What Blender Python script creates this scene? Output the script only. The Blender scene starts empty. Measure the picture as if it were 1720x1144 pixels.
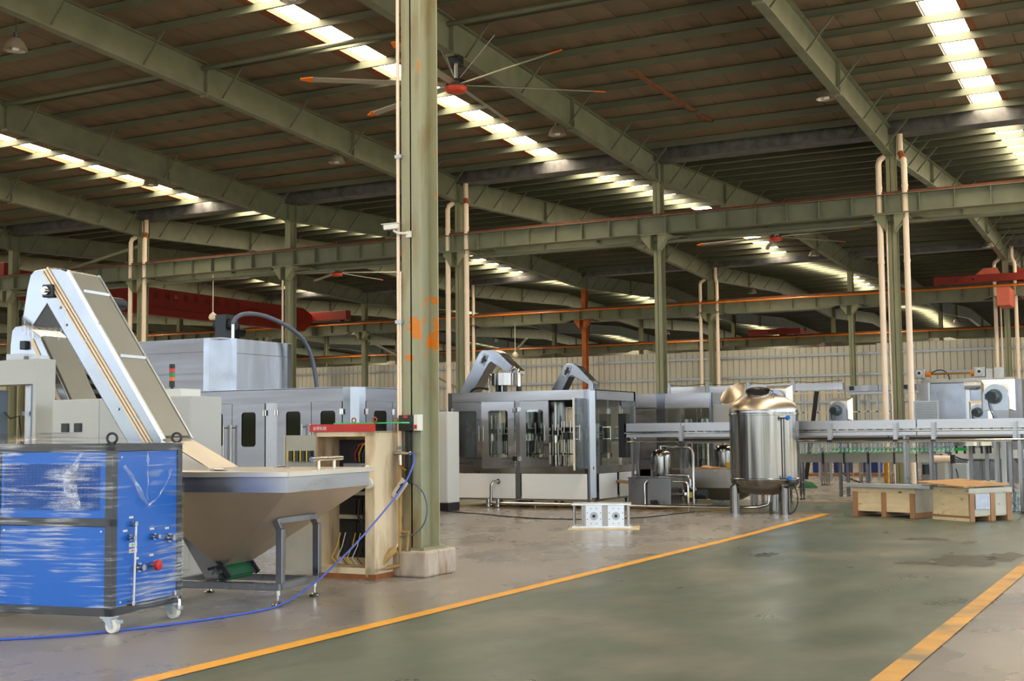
import bpy, bmesh, math, random
from mathutils import Vector, Matrix
random.seed(7)
sc = bpy.context.scene
COL = sc.collection
R = math.radians

# ---------------------------------------------------------------- camera
cam_d = bpy.data.cameras.new('camera'); cam = bpy.data.objects.new('camera', cam_d); COL.objects.link(cam)
YAW, PIT, ROL = -0.48321, 0.07308, -0.01005
fw = Vector((math.sin(YAW) * math.cos(PIT), math.cos(YAW) * math.cos(PIT), math.sin(PIT)))
rt = Vector((math.cos(YAW), -math.sin(YAW), 0)); up = rt.cross(fw)
r2 = rt * math.cos(ROL) + up * math.sin(ROL); u2 = -rt * math.sin(ROL) + up * math.cos(ROL)
M = Matrix((r2, u2, -fw)).transposed().to_4x4(); M.translation = (0, 0, 1.64)
cam.matrix_world = M
cam_d.sensor_width = 36; cam_d.lens = 36 * 2165.25 / 1720; cam_d.clip_end = 600
sc.camera = cam

# ---------------------------------------------------------------- light
w = bpy.data.worlds.new('sky'); sc.world = w; w.use_nodes = True
bg = w.node_tree.nodes['Background']
bg.inputs['Color'].default_value = (0.80, 0.90, 1.0, 1); bg.inputs['Strength'].default_value = 1.2
sun_d = bpy.data.lights.new('sun', 'SUN'); sun = bpy.data.objects.new('sun', sun_d); COL.objects.link(sun)
sun_d.energy = 9.5; sun_d.angle = R(0.6); sun_d.color = (1.0, 0.93, 0.80)
sun.rotation_euler = Vector((0.30, -0.40, -1.0)).to_track_quat('-Z', 'Y').to_euler()
sun.location = (-30, 60, 60)
vs = sc.view_settings
vs.view_transform = 'Standard'; vs.look = 'None'; vs.gamma = 1; vs.use_curve_mapping = False
vs.exposure = 1.72
SKYLIGHT = 7.8
try:
    sc.cycles.use_denoising = True
    sc.cycles.max_bounces = 8; sc.cycles.diffuse_bounces = 5; sc.cycles.glossy_bounces = 4
    sc.cycles.transparent_max_bounces = 16; sc.cycles.transmission_bounces = 6
    sc.cycles.sample_clamp_indirect = 6.0
    sc.cycles.caustics_reflective = False; sc.cycles.caustics_refractive = False
except Exception: pass

# ---------------------------------------------------------------- grid of the hall
X4, BAY, Y0, SPAN = -8.19, 8.0, 13.16, 28.85
Y1, Y2, Y3 = Y0 + SPAN, Y0 + 2 * SPAN, Y0 + 3 * SPAN
XL, XR = -121.0, 9.0                     # hall from left to right
YN, YF = -15.69, 128.0                   # open front behind the camera, far wall
SKY_X = [-100.4, -84.4, -68.4, -52.4, -36.5, -20.0, -5.08]

# ---------------------------------------------------------------- materials
def s2l(c): return tuple(((v / 255 + 0.055) / 1.055) ** 2.4 if v > 10 else v / 255 / 12.92 for v in c)
MATS = {}
def mat(name, rgb, rough=0.5, metal=0.0, vary=0.0, scale=4.0, stretch=(1, 1, 1), bump=0.0, dirt=None, dirt_lo=0.55, dirt_hi=0.7,
        dscale=2.0, dstretch=(1, 1, 1), rvary=0.0, alpha=1.0, coat=0.0, detail=5.0, spec=0.5):
    m = bpy.data.materials.new(name); m.use_nodes = True; MATS[name] = m
    nt = m.node_tree; N = nt.nodes; L = nt.links; b = N['Principled BSDF']
    col = s2l(rgb) + (1,)
    b.inputs['Base Color'].default_value = col; b.inputs['Roughness'].default_value = rough
    b.inputs['Metallic'].default_value = metal; b.inputs['Alpha'].default_value = alpha
    b.inputs['Coat Weight'].default_value = coat; b.inputs['Specular IOR Level'].default_value = spec
    if vary or bump or dirt or rvary:
        tc = N.new('ShaderNodeTexCoord'); mp = N.new('ShaderNodeMapping'); mp.inputs['Scale'].default_value = stretch
        L.new(tc.outputs['Object'], mp.inputs['Vector'])
        nz = N.new('ShaderNodeTexNoise'); nz.inputs['Scale'].default_value = scale; nz.inputs['Detail'].default_value = detail
        L.new(mp.outputs['Vector'], nz.inputs['Vector'])
        out = None
        if vary:
            mx = N.new('ShaderNodeMix'); mx.data_type = 'RGBA'
            mx.inputs['A'].default_value = tuple(v * (1 - vary) for v in col[:3]) + (1,)
            mx.inputs['B'].default_value = tuple(min(1, v * (1 + vary)) for v in col[:3]) + (1,)
            mr = N.new('ShaderNodeMapRange'); mr.inputs['From Min'].default_value = 0.3; mr.inputs['From Max'].default_value = 0.7
            L.new(nz.outputs['Fac'], mr.inputs['Value']); L.new(mr.outputs['Result'], mx.inputs['Factor'])
            out = mx.outputs['Result']
        if dirt:
            mp2 = N.new('ShaderNodeMapping'); mp2.inputs['Scale'].default_value = dstretch; mp2.inputs['Location'].default_value = (3.1, 7.7, 1.3)
            L.new(tc.outputs['Object'], mp2.inputs['Vector'])
            n2 = N.new('ShaderNodeTexNoise'); n2.inputs['Scale'].default_value = dscale; n2.inputs['Detail'].default_value = 6
            L.new(mp2.outputs['Vector'], n2.inputs['Vector'])
            r2_ = N.new('ShaderNodeMapRange'); r2_.inputs['From Min'].default_value = dirt_lo; r2_.inputs['From Max'].default_value = dirt_hi
            L.new(n2.outputs['Fac'], r2_.inputs['Value'])
            m2 = N.new('ShaderNodeMix'); m2.data_type = 'RGBA'; m2.inputs['A'].default_value = col
            if out: L.new(out, m2.inputs['A'])
            m2.inputs['B'].default_value = s2l(dirt) + (1,); L.new(r2_.outputs['Result'], m2.inputs['Factor'])
            out = m2.outputs['Result']
        if out: L.new(out, b.inputs['Base Color'])
        if rvary:
            mr3 = N.new('ShaderNodeMapRange'); mr3.inputs['From Min'].default_value = 0.3; mr3.inputs['From Max'].default_value = 0.7
            mr3.inputs['To Min'].default_value = max(0.02, rough - rvary); mr3.inputs['To Max'].default_value = min(1, rough + rvary)
            L.new(nz.outputs['Fac'], mr3.inputs['Value']); L.new(mr3.outputs['Result'], b.inputs['Roughness'])
        if bump:
            bp = N.new('ShaderNodeBump'); bp.inputs['Strength'].default_value = bump; bp.inputs['Distance'].default_value = 0.02
            L.new(nz.outputs['Fac'], bp.inputs['Height']); L.new(bp.outputs['Normal'], b.inputs['Normal'])
    return m
def glass(name, rgb=(235, 240, 240), fac=0.12, rough=0.03):
    m = bpy.data.materials.new(name); m.use_nodes = True; MATS[name] = m
    nt = m.node_tree; N = nt.nodes; L = nt.links; N.remove(N['Principled BSDF'])
    t = N.new('ShaderNodeBsdfTransparent'); t.inputs['Color'].default_value = s2l(rgb) + (1,)
    g = N.new('ShaderNodeBsdfGlossy'); g.inputs['Roughness'].default_value = rough
    fr = N.new('ShaderNodeLayerWeight'); fr.inputs['Blend'].default_value = 0.25
    ad = N.new('ShaderNodeMath'); ad.operation = 'MULTIPLY_ADD'; ad.inputs[1].default_value = 0.7; ad.inputs[2].default_value = fac
    mx = N.new('ShaderNodeMixShader'); L.new(fr.outputs['Fresnel'], ad.inputs[0]); L.new(ad.outputs[0], mx.inputs['Fac'])
    L.new(t.outputs[0], mx.inputs[1]); L.new(g.outputs[0], mx.inputs[2]); L.new(mx.outputs[0], N['Material Output'].inputs['Surface'])
    return m

mat('green_steel', (140, 142, 114), 0.55, 0, vary=0.16, scale=2.5, stretch=(1, 1, .25))
mat('beam_steel', (116, 120, 100), 0.55, 0, vary=0.14, scale=1.6)
mat('purlin_steel', (96, 100, 84), 0.55, 0, vary=0.12, scale=.8)
mat('rust_rail', (112, 58, 38), 0.8, 0, vary=0.3, scale=3)
mat('orange_bar', (226, 120, 18), 0.4)
mat('red_crane', (138, 38, 26), 0.5, 0, vary=0.15, scale=.8, dirt=(120, 40, 30), dirt_lo=.55, dirt_hi=.8, dscale=.6)
mat('red_pale', (206, 104, 84), 0.6, 0, vary=0.12, scale=1)
mat('cream_pvc', (250, 230, 208), 0.38, 0, vary=0.05, scale=1.5, dirt=(190, 140, 100), dirt_lo=.68, dirt_hi=.85, dscale=3)
mat('pvc_rust', (176, 98, 54), 0.7, 0, vary=.25, scale=8)
mat('roof_liner', (126, 110, 88), 0.85, 0, vary=0.16, scale=1.2, stretch=(1, .35, 1), dirt=(80, 62, 46), dirt_lo=.55, dirt_hi=.8, dscale=.8, bump=.15)
mat('roof_dark', (92, 84, 66), 0.85, 0, vary=0.16, scale=.6)
mat('wood_brown', (128, 74, 42), 0.7, 0, vary=.25, scale=3, stretch=(6, 1, 1))
mat('gutter', (96, 96, 98), 0.55, 0.4, vary=0.35, scale=3, bump=.6, detail=8)
mat('wall_sheet', (212, 208, 192), 0.5, 0, vary=0.06, scale=.4)
mat('wall_far', (150, 150, 140), 0.8)
mat('galv', (180, 186, 192), 0.4, 0.6, vary=.08, scale=3)
mat('floor_grey', (142, 138, 135), 0.28, 0, vary=0.07, scale=.9, stretch=(1, .6, 1), dirt=(132, 120, 104), dirt_lo=.45, dirt_hi=.85, dscale=.5, rvary=.09, detail=8)
mat('floor_green', (78, 91, 81), 0.34, 0, vary=0.12, scale=1.6, stretch=(1, .45, 1), dirt=(120, 116, 104), dirt_lo=.5, dirt_hi=.75, dscale=.7, rvary=.08, detail=9)
mat('stain', (58, 56, 50), 0.45, 0, vary=.3, scale=3, alpha=.45)
mat('tape', (232, 168, 52), 0.42, 0, vary=0.06, scale=3, dirt=(176, 128, 52), dirt_lo=.62, dirt_hi=.8, dscale=2)
mat('tape_worn', (205, 152, 66), 0.5, 0, vary=0.15, scale=3, dirt=(130, 116, 90), dirt_lo=.5, dirt_hi=.7, dscale=2)
mat('ground_out', (168, 158, 140), 0.9)
mat('hedge_screen', (70, 84, 54), 0.8, 0, vary=.4, scale=1.5)
mat('stainless', (142, 142, 145), 0.30, 1.0, vary=0.05, scale=3, stretch=(1, 1, .15), rvary=.07)
mat('stainless_h', (124, 124, 128), 0.33, 1.0, vary=0.08, scale=2.2, stretch=(.25, .25, 3), rvary=.08)
mat('stainless_lit', (180, 180, 183), 0.33, 1.0, vary=0.07, scale=2.2, stretch=(.25, .25, 3), rvary=.08)  # lighter copy of stainless_h, brightness put into the colour where reflections are dim
mat('stainless_dark', (172, 166, 158), 0.34, 1.0, vary=0.08, scale=2, rvary=.08)
mat('stainless_bright', (146, 150, 158), 0.24, 1.0, vary=0.04, scale=2, rvary=.06, bump=.04)
mat('polished', (196, 192, 188), 0.14, 1.0, vary=0.04, scale=3)
mat('brushed_glints', (150, 147, 144), 0.2, 1.0, vary=0.34, scale=11, stretch=(1, 1, .02), rvary=.08)  # brushed steel with vertical reflection streaks painted into the colour
mat('white_panel', (246, 250, 255), 0.2, 0.0, vary=.02, scale=1)
mat('grey_paint', (186, 190, 190), 0.4, 0, vary=.03, scale=1)
mat('grey_blue', (112, 130, 150), 0.45)
mat('white_paint', (222, 226, 224), 0.4, 0, vary=.03, scale=1)
mat('black_plastic', (34, 34, 36), 0.45)
mat('dark_steel', (58, 60, 64), 0.45, 0.6, vary=.1, scale=3)
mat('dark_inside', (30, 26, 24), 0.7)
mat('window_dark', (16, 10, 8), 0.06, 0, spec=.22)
mat('funnel_steel', (226, 214, 196), 0.42, 1.0, vary=.06, scale=2)
mat('satin_skylit', (226, 212, 194), 0.36, 1.0, vary=.05, scale=3)  # warm skylight reflection on dome and hatch lid, put into the colour
mat('blue_panel', (8, 100, 200), 0.38, 0, vary=.05, scale=1.2)
mat('blue_dark', (24, 62, 128), 0.5)
mat('frame_grey', (62, 64, 68), 0.4, 0.2)
mat('belt_green', (24, 92, 56), 0.5)
mat('belt_cover', (150, 152, 146), 0.42, 0.35, vary=.05, scale=2)
mat('cream_strip', (226, 200, 166), 0.4, .25, vary=.06, scale=4)
mat('lid_skylit', (226, 218, 206), 0.3, 0.7, vary=.05, scale=2)  # lid steel with the cream cast of the skylights put into its colour
mat('beige_cab', (232, 212, 176), 0.55, 0, vary=.07, scale=2, stretch=(1, 1, .3), dirt=(140, 98, 52), dirt_lo=.5, dirt_hi=.78, dscale=2.2, dstretch=(2, 2, .5))
mat('beige_inside', (176, 172, 158), 0.6, 0, vary=.08, scale=3)
mat('rusty_base', (150, 92, 52), 0.8, 0, vary=.25, scale=5)
mat('concrete', (190, 176, 160), 0.9, 0, vary=.2, scale=6, stretch=(1.5, 1.5, .5), dirt=(146, 100, 48), dirt_lo=.46, dirt_hi=.66, dscale=3, dstretch=(1.6, 1.6, .5), bump=.5)
mat('red_paint', (198, 44, 38), 0.4)
mat('white_print', (238, 236, 230), 0.5)
mat('dark_print', (92, 26, 20), 0.6)
mat('green_acrylic', (42, 200, 100), 0.35)
mat('green_rail', (30, 170, 70), 0.4)
mat('hose_blue', (62, 92, 196), 0.4)
mat('hose_grey', (92, 104, 124), 0.4)
mat('rubber_black', (26, 26, 28), 0.6)
mat('white_plastic', (232, 228, 220), 0.4)
mat('yellow_plastic', (226, 196, 44), 0.45)
mat('orange_plastic', (240, 128, 20), 0.4)
mat('fan_blade', (176, 172, 160), 0.35, .5)
mat('fan_tip', (240, 120, 24), 0.45)
mat('fan_red', (214, 62, 30), 0.4)
mat('lamp_shade', (160, 150, 138), 0.35, .6)
mat('lamp_bulb', (245, 245, 240), 0.3)
mat('plywood', (236, 214, 172), 0.7, 0, vary=.1, scale=3, stretch=(1, 1, 4), dirt=(128, 96, 60), dirt_lo=.66, dirt_hi=.74, dscale=5, dstretch=(1, 1, 3))
mat('plywood_grey', (206, 202, 184), 0.7, 0, vary=.1, scale=3, dirt=(110, 100, 80), dirt_lo=.66, dirt_hi=.74, dscale=6)
mat('ply_top', (190, 148, 100), 0.75, 0, vary=.22, scale=2.5, stretch=(.6, 4, 1), dirt=(120, 84, 52), dirt_lo=.58, dirt_hi=.72, dscale=3)
mat('batten', (176, 130, 92), 0.75, 0, vary=.18, scale=4, stretch=(1, 1, .3))
mat('alu', (226, 230, 236), 0.32, .8, vary=.04, scale=3)
mat('card', (186, 142, 96), 0.8, 0, vary=.06, scale=2)
mat('paper', (214, 204, 188), 0.8, 0, vary=.06, scale=6)
mat('paper_bag', (200, 206, 218), 0.35, 0, vary=.08, scale=8, bump=.8)
mat('motor_grey', (92, 102, 108), 0.4, .3)
mat('motor_dark', (44, 54, 62), 0.4, .3)
mat('gold_wrap', (206, 150, 60), 0.25, .7, vary=.3, scale=9, bump=.6)
mat('blue_crate', (34, 56, 140), 0.5)
mat('brass', (196, 150, 80), 0.3, 1.0)
mat('rust_pipe', (176, 142, 84), 0.6, .2, vary=.2, scale=6)
mat('duct_orange', (205, 110, 60), .6)
mat('rust_orange', (176, 98, 44), .75, 0, vary=.25, scale=3)
mat('lamp_red', (214, 40, 30), .3); mat('lamp_green', (20, 140, 70), .3); mat('lamp_amber', (230, 110, 30), .3)
mat('film', (235, 238, 242), .2)
glass('clear'); glass('smoke', (120, 112, 104), .1); glass('bottle', (236, 242, 244), .16)

def skylight_mat():          # daylight glowing through translucent roof sheets
    m = bpy.data.materials.new('skylight'); m.use_nodes = True; MATS['skylight'] = m
    nt = m.node_tree; N = nt.nodes; L = nt.links; N.remove(N['Principled BSDF'])
    e = N.new('ShaderNodeEmission'); e.inputs['Color'].default_value = (1.0, 0.84, 0.60, 1); e.inputs['Strength'].default_value = SKYLIGHT
    L.new(e.outputs[0], N['Material Output'].inputs['Surface'])
skylight_mat()
def film_mat():
    m = MATS['film']; nt = m.node_tree; N = nt.nodes; L = nt.links; N.clear()
    o = N.new('ShaderNodeOutputMaterial'); tc = N.new('ShaderNodeTexCoord')
    mp = N.new('ShaderNodeMapping'); mp.inputs['Scale'].default_value = (1.2, 1.2, 26); mp.inputs['Rotation'].default_value = (0, R(4), 0)
    L.new(tc.outputs['Object'], mp.inputs['Vector'])
    n = N.new('ShaderNodeTexNoise'); n.inputs['Scale'].default_value = 1.5; n.inputs['Detail'].default_value = 5; L.new(mp.outputs[0], n.inputs['Vector'])
    n2 = N.new('ShaderNodeTexNoise'); n2.inputs['Scale'].default_value = 1.6; L.new(tc.outputs['Object'], n2.inputs['Vector'])
    ml = N.new('ShaderNodeMath'); ml.operation = 'MULTIPLY'; L.new(n.outputs['Fac'], ml.inputs[0]); L.new(n2.outputs['Fac'], ml.inputs[1])
    mr = N.new('ShaderNodeMapRange'); mr.inputs['From Min'].default_value = .24; mr.inputs['From Max'].default_value = .46
    mr.inputs['To Min'].default_value = .01; mr.inputs['To Max'].default_value = .62; L.new(ml.outputs[0], mr.inputs['Value'])
    t = N.new('ShaderNodeBsdfTransparent'); g = N.new('ShaderNodeBsdfGlossy'); g.inputs['Roughness'].default_value = .22
    b = N.new('ShaderNodeBump'); b.inputs['Strength'].default_value = .7; b.inputs['Distance'].default_value = .02
    L.new(n.outputs['Fac'], b.inputs['Height']); L.new(b.outputs[0], g.inputs['Normal'])
    x = N.new('ShaderNodeMixShader'); L.new(mr.outputs[0], x.inputs['Fac']); L.new(t.outputs[0], x.inputs[1]); L.new(g.outputs[0], x.inputs[2])
    L.new(x.outputs[0], o.inputs['Surface'])
film_mat()
def fold_mat():
    m = bpy.data.materials.new('film_fold'); m.use_nodes = True; MATS['film_fold'] = m
    nt = m.node_tree; N = nt.nodes; L = nt.links; N.remove(N['Principled BSDF'])
    t = N.new('ShaderNodeBsdfTransparent'); g = N.new('ShaderNodeBsdfGlossy'); g.inputs['Roughness'].default_value = .25
    d = N.new('ShaderNodeBsdfDiffuse'); d.inputs['Color'].default_value = (.8, .84, .9, 1)
    n = N.new('ShaderNodeTexNoise'); n.inputs['Scale'].default_value = 30; n.inputs['Detail'].default_value = 4
    r_ = N.new('ShaderNodeMapRange'); r_.inputs['From Min'].default_value = .42; r_.inputs['From Max'].default_value = .66; r_.inputs['To Max'].default_value = .7; L.new(n.outputs['Fac'], r_.inputs['Value'])
    a = N.new('ShaderNodeMixShader'); a.inputs[0].default_value = .5; L.new(g.outputs[0], a.inputs[1]); L.new(d.outputs[0], a.inputs[2])
    x = N.new('ShaderNodeMixShader'); L.new(r_.outputs[0], x.inputs[0]); L.new(t.outputs[0], x.inputs[1]); L.new(a.outputs[0], x.inputs[2])
    L.new(x.outputs[0], N['Material Output'].inputs['Surface'])
fold_mat()
def column_mat():       # green paint with bare orange primer patches between about 3 and 6 m, and brown grime near the foot
    m = mat('main_column', (160, 160, 132), .5, 0, vary=.10, scale=3, stretch=(2, 2, .2), dirt=(136, 104, 56), dirt_lo=.5, dirt_hi=.75, dscale=1.6, dstretch=(2, 2, .5))
    nt = m.node_tree; N = nt.nodes; L = nt.links; b = N['Principled BSDF']
    src = b.inputs['Base Color'].links[0].from_socket
    tc = [n for n in N if n.type == 'TEX_COORD'][0]
    n = N.new('ShaderNodeTexNoise'); n.inputs['Scale'].default_value = 4.2; n.inputs['Detail'].default_value = 7
    L.new(tc.outputs['Object'], n.inputs['Vector'])
    sp = N.new('ShaderNodeSeparateXYZ'); L.new(tc.outputs['Object'], sp.inputs[0])
    w1 = N.new('ShaderNodeMapRange'); w1.inputs['From Min'].default_value = 2.35; w1.inputs['From Max'].default_value = 2.75; L.new(sp.outputs['Z'], w1.inputs['Value'])
    w2 = N.new('ShaderNodeMapRange'); w2.inputs['From Min'].default_value = 3.0; w2.inputs['From Max'].default_value = 3.6
    w2.inputs['To Min'].default_value = 1; w2.inputs['To Max'].default_value = 0; L.new(sp.outputs['Z'], w2.inputs['Value'])
    a = N.new('ShaderNodeMath'); a.operation = 'MULTIPLY'; L.new(w1.outputs[0], a.inputs[0]); L.new(w2.outputs[0], a.inputs[1])
    c = N.new('ShaderNodeMath'); c.operation = 'MULTIPLY_ADD'; c.inputs[1].default_value = .16; L.new(a.outputs[0], c.inputs[0]); L.new(n.outputs['Fac'], c.inputs[2])
    t = N.new('ShaderNodeMapRange'); t.inputs['From Min'].default_value = .685; t.inputs['From Max'].default_value = .70; L.new(c.outputs[0], t.inputs['Value'])
    x = N.new('ShaderNodeMix'); x.data_type = 'RGBA'; L.new(t.outputs[0], x.inputs['Factor']); L.new(src, x.inputs['A'])
    x.inputs['B'].default_value = s2l((222, 132, 40)) + (1,); L.new(x.outputs['Result'], b.inputs['Base Color'])
column_mat()
def floor_noise(m, c2, lo, hi, sx, sy, dsc, mx_=.6):   # long scuffs across the coating
    nt = MATS[m].node_tree; N = nt.nodes; L = nt.links; b = N['Principled BSDF']; src = b.inputs['Base Color'].links[0].from_socket
    tc = [n for n in N if n.type == 'TEX_COORD'][0]
    mp = N.new('ShaderNodeMapping'); mp.inputs['Scale'].default_value = (sx, sy, 1); mp.inputs['Rotation'].default_value = (0, 0, R(28)); L.new(tc.outputs['Object'], mp.inputs[0])
    n = N.new('ShaderNodeTexNoise'); n.inputs['Scale'].default_value = dsc; n.inputs['Detail'].default_value = 8; n.inputs['Distortion'].default_value = .6; L.new(mp.outputs[0], n.inputs[0])
    t = N.new('ShaderNodeMapRange'); t.inputs['From Min'].default_value = lo; t.inputs['From Max'].default_value = hi; t.inputs['To Max'].default_value = mx_; L.new(n.outputs['Fac'], t.inputs['Value'])
    x = N.new('ShaderNodeMix'); x.data_type = 'RGBA'; L.new(t.outputs[0], x.inputs['Factor']); L.new(src, x.inputs['A'])
    x.inputs['B'].default_value = s2l(c2) + (1,); L.new(x.outputs['Result'], b.inputs['Base Color'])
floor_noise('floor_green', (62, 84, 68), .58, .75, 1, 3.2, 1.3)
floor_noise('floor_grey', (112, 104, 98), .50, .85, 1, 3, 1.1, .28)

# ---------------------------------------------------------------- mesh helpers
class MB:
    def __init__(s): s.v = []; s.f = []
    def add(s, vs_, fs):
        o = len(s.v); s.v += [tuple(p) for p in vs_]; s.f += [tuple(i + o for i in f) for f in fs]; return s
    def box(s, x0, x1, y0, y1, z0, z1):
        return s.add([(x0, y0, z0), (x1, y0, z0), (x1, y1, z0), (x0, y1, z0), (x0, y0, z1), (x1, y0, z1), (x1, y1, z1), (x0, y1, z1)],
                     [(0, 3, 2, 1), (4, 5, 6, 7), (0, 1, 5, 4), (1, 2, 6, 5), (2, 3, 7, 6), (3, 0, 4, 7)])
    def bar(s, p, q, w_, h, up_=(0, 0, 1)):          # rectangular bar from p to q, w across, h along up
        p = Vector(p); q = Vector(q); d = (q - p).normalized(); u = Vector(up_)
        if abs(d.dot(u)) > .98: u = Vector((0, 1, 0))
        a = d.cross(u).normalized(); u = a.cross(d)
        c = [(-1, -1), (1, -1), (1, 1), (-1, 1)]
        vv = [p + a * (w_ / 2 * i) + u * (h / 2 * j) for i, j in c] + [q + a * (w_ / 2 * i) + u * (h / 2 * j) for i, j in c]
        return s.add(vv, [(0, 3, 2, 1), (4, 5, 6, 7), (0, 1, 5, 4), (1, 2, 6, 5), (2, 3, 7, 6), (3, 0, 4, 7)])
    def cyl(s, p, q, r0, r1=None, n=16, cap=True):
        r1 = r0 if r1 is None else r1
        p = Vector(p); q = Vector(q); d = (q - p).normalized(); u = Vector((0, 0, 1)) if abs(d.z) < .95 else Vector((1, 0, 0))
        a = d.cross(u).normalized(); b = d.cross(a)
        vv = []
        for P_, r_ in ((p, r0), (q, r1)):
            vv += [P_ + a * (r_ * math.cos(2 * math.pi * i / n)) + b * (r_ * math.sin(2 * math.pi * i / n)) for i in range(n)]
        ff = [(i, (i + 1) % n, n + (i + 1) % n, n + i) for i in range(n)]
        if cap: ff += [tuple(range(n - 1, -1, -1)), tuple(range(n, 2 * n))]
        return s.add(vv, ff)
    def tube(s, path, r, n=10, cap=True):
        P_ = [Vector(p) for p in path]; vv = []; m = len(P_); prev = None
        for i, p in enumerate(P_):
            d = (P_[min(i + 1, m - 1)] - P_[max(i - 1, 0)]).normalized()
            if prev is None:
                u = Vector((0, 0, 1)) if abs(d.z) < .95 else Vector((1, 0, 0)); a = d.cross(u).normalized()
            else: a = (prev - d * prev.dot(d)).normalized()
            prev = a; b = d.cross(a)
            vv += [p + a * (r * math.cos(2 * math.pi * k / n)) + b * (r * math.sin(2 * math.pi * k / n)) for k in range(n)]
        ff = [(i * n + k, i * n + (k + 1) % n, (i + 1) * n + (k + 1) % n, (i + 1) * n + k) for i in range(m - 1) for k in range(n)]
        if cap: ff += [tuple(range(n - 1, -1, -1)), tuple(range((m - 1) * n, m * n))]
        return s.add(vv, ff)
    def lathe(s, prof, c=(0, 0, 0), n=32, axis='z'):
        vv = []; ff = []; m = len(prof)
        for r_, z in prof:
            for k in range(n):
                t = 2 * math.pi * k / n; x, y = r_ * math.cos(t), r_ * math.sin(t)
                if axis == 'z': vv.append((c[0] + x, c[1] + y, c[2] + z))
                elif axis == 'y': vv.append((c[0] + x, c[1] + z, c[2] + y))
                else: vv.append((c[0] + z, c[1] + x, c[2] + y))
        for i in range(m - 1):
            for k in range(n): ff.append((i * n + k, i * n + (k + 1) % n, (i + 1) * n + (k + 1) % n, (i + 1) * n + k))
        if prof[0][0] > 1e-4: ff.append(tuple(range(n - 1, -1, -1)))
        if prof[-1][0] > 1e-4: ff.append(tuple(range((m - 1) * n, m * n)))
        return s.add(vv, ff)
    def prism(s, poly, a0, a1, axis='y'):            # poly in the two other axes
        n = len(poly); P_ = []
        for a in (a0, a1):
            for p, q in poly: P_.append({'y': (p, a, q), 'x': (a, p, q), 'z': (p, q, a)}[axis])
        return s.add(P_, [tuple(range(n - 1, -1, -1)), tuple(range(n, 2 * n))] + [(i, (i + 1) % n, n + (i + 1) % n, n + i) for i in range(n)])
    def quad(s, *p): return s.add(p, [tuple(range(len(p)))])
    def mesh(s, name):
        me = bpy.data.meshes.new(name); me.from_pydata(s.v, [], s.f)
        bm = bmesh.new(); bm.from_mesh(me); bmesh.ops.remove_doubles(bm, verts=bm.verts, dist=1e-5) if False else None
        bmesh.ops.recalc_face_normals(bm, faces=bm.faces); bm.to_mesh(me); bm.free()
        return me
    def build(s, name, m, parent=None, smooth=False, bevel=0):
        me = s.mesh(name); me.materials.append(MATS[m])
        if smooth:
            me.shade_smooth(); me.set_sharp_from_angle(angle=R(38))
        return put(name, me, parent, bevel)
def put(name, me, parent=None, bevel=0):
    o = bpy.data.objects.new(name, me); COL.objects.link(o)
    if parent is not None: o.parent = parent
    if bevel:
        b = o.modifiers.new('bevel', 'BEVEL'); b.width = bevel; b.segments = 2; b.limit_method = 'ANGLE'
    return o
def tag(o, label=None, cat=None, group=None, kind=None):
    if label: o['label'] = label
    if cat: o['category'] = cat
    if group: o['group'] = group
    if kind: o['kind'] = kind
    return o
def thing(name, label, cat, loc=(0, 0, 0), rotz=0, group=None):
    o = bpy.data.objects.new(name, None); COL.objects.link(o); o.empty_display_size = .2
    o.location = loc; o.rotation_euler = (0, 0, rotz)
    return tag(o, label, cat, group)
def dup(o, parent=None, label=None, loc=None, rotz=None):
    c = o.copy(); COL.objects.link(c); c.parent = parent
    if label: c['label'] = label
    if loc is not None: c.location = loc
    if rotz is not None: c.rotation_euler = (0, 0, rotz)
    for ch in list(o.children): dup(ch, c)
    return c
def text(s_, name, m, parent, loc, size, rot, ext=.002, align='LEFT', label=None):
    cu = bpy.data.curves.new(name, 'FONT'); cu.body = s_; cu.size = size; cu.extrude = ext; cu.align_x = align
    o = bpy.data.objects.new(name, cu); COL.objects.link(o); cu.materials.append(MATS[m]); o.parent = parent; o.location = loc; o.rotation_euler = rot
    dg = bpy.context.evaluated_depsgraph_get(); me = bpy.data.meshes.new_from_object(o.evaluated_get(dg))
    COL.objects.unlink(o); bpy.data.objects.remove(o)
    o = bpy.data.objects.new(name, me); COL.objects.link(o); o.parent = parent; o.location = loc; o.rotation_euler = rot
    if not me.materials: me.materials.append(MATS[m])
    if label: o['label'] = label
    return o
def rrect(x0, x1, z0, z1, r_, n=5):
    p = []
    for cx, cz, a0 in ((x1 - r_, z1 - r_, 0), (x0 + r_, z1 - r_, 90), (x0 + r_, z0 + r_, 180), (x1 - r_, z0 + r_, 270)):
        for i in range(n + 1):
            t = R(a0 + 90 * i / n); p.append((cx + r_ * math.cos(t), cz + r_ * math.sin(t)))
    return p
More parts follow.
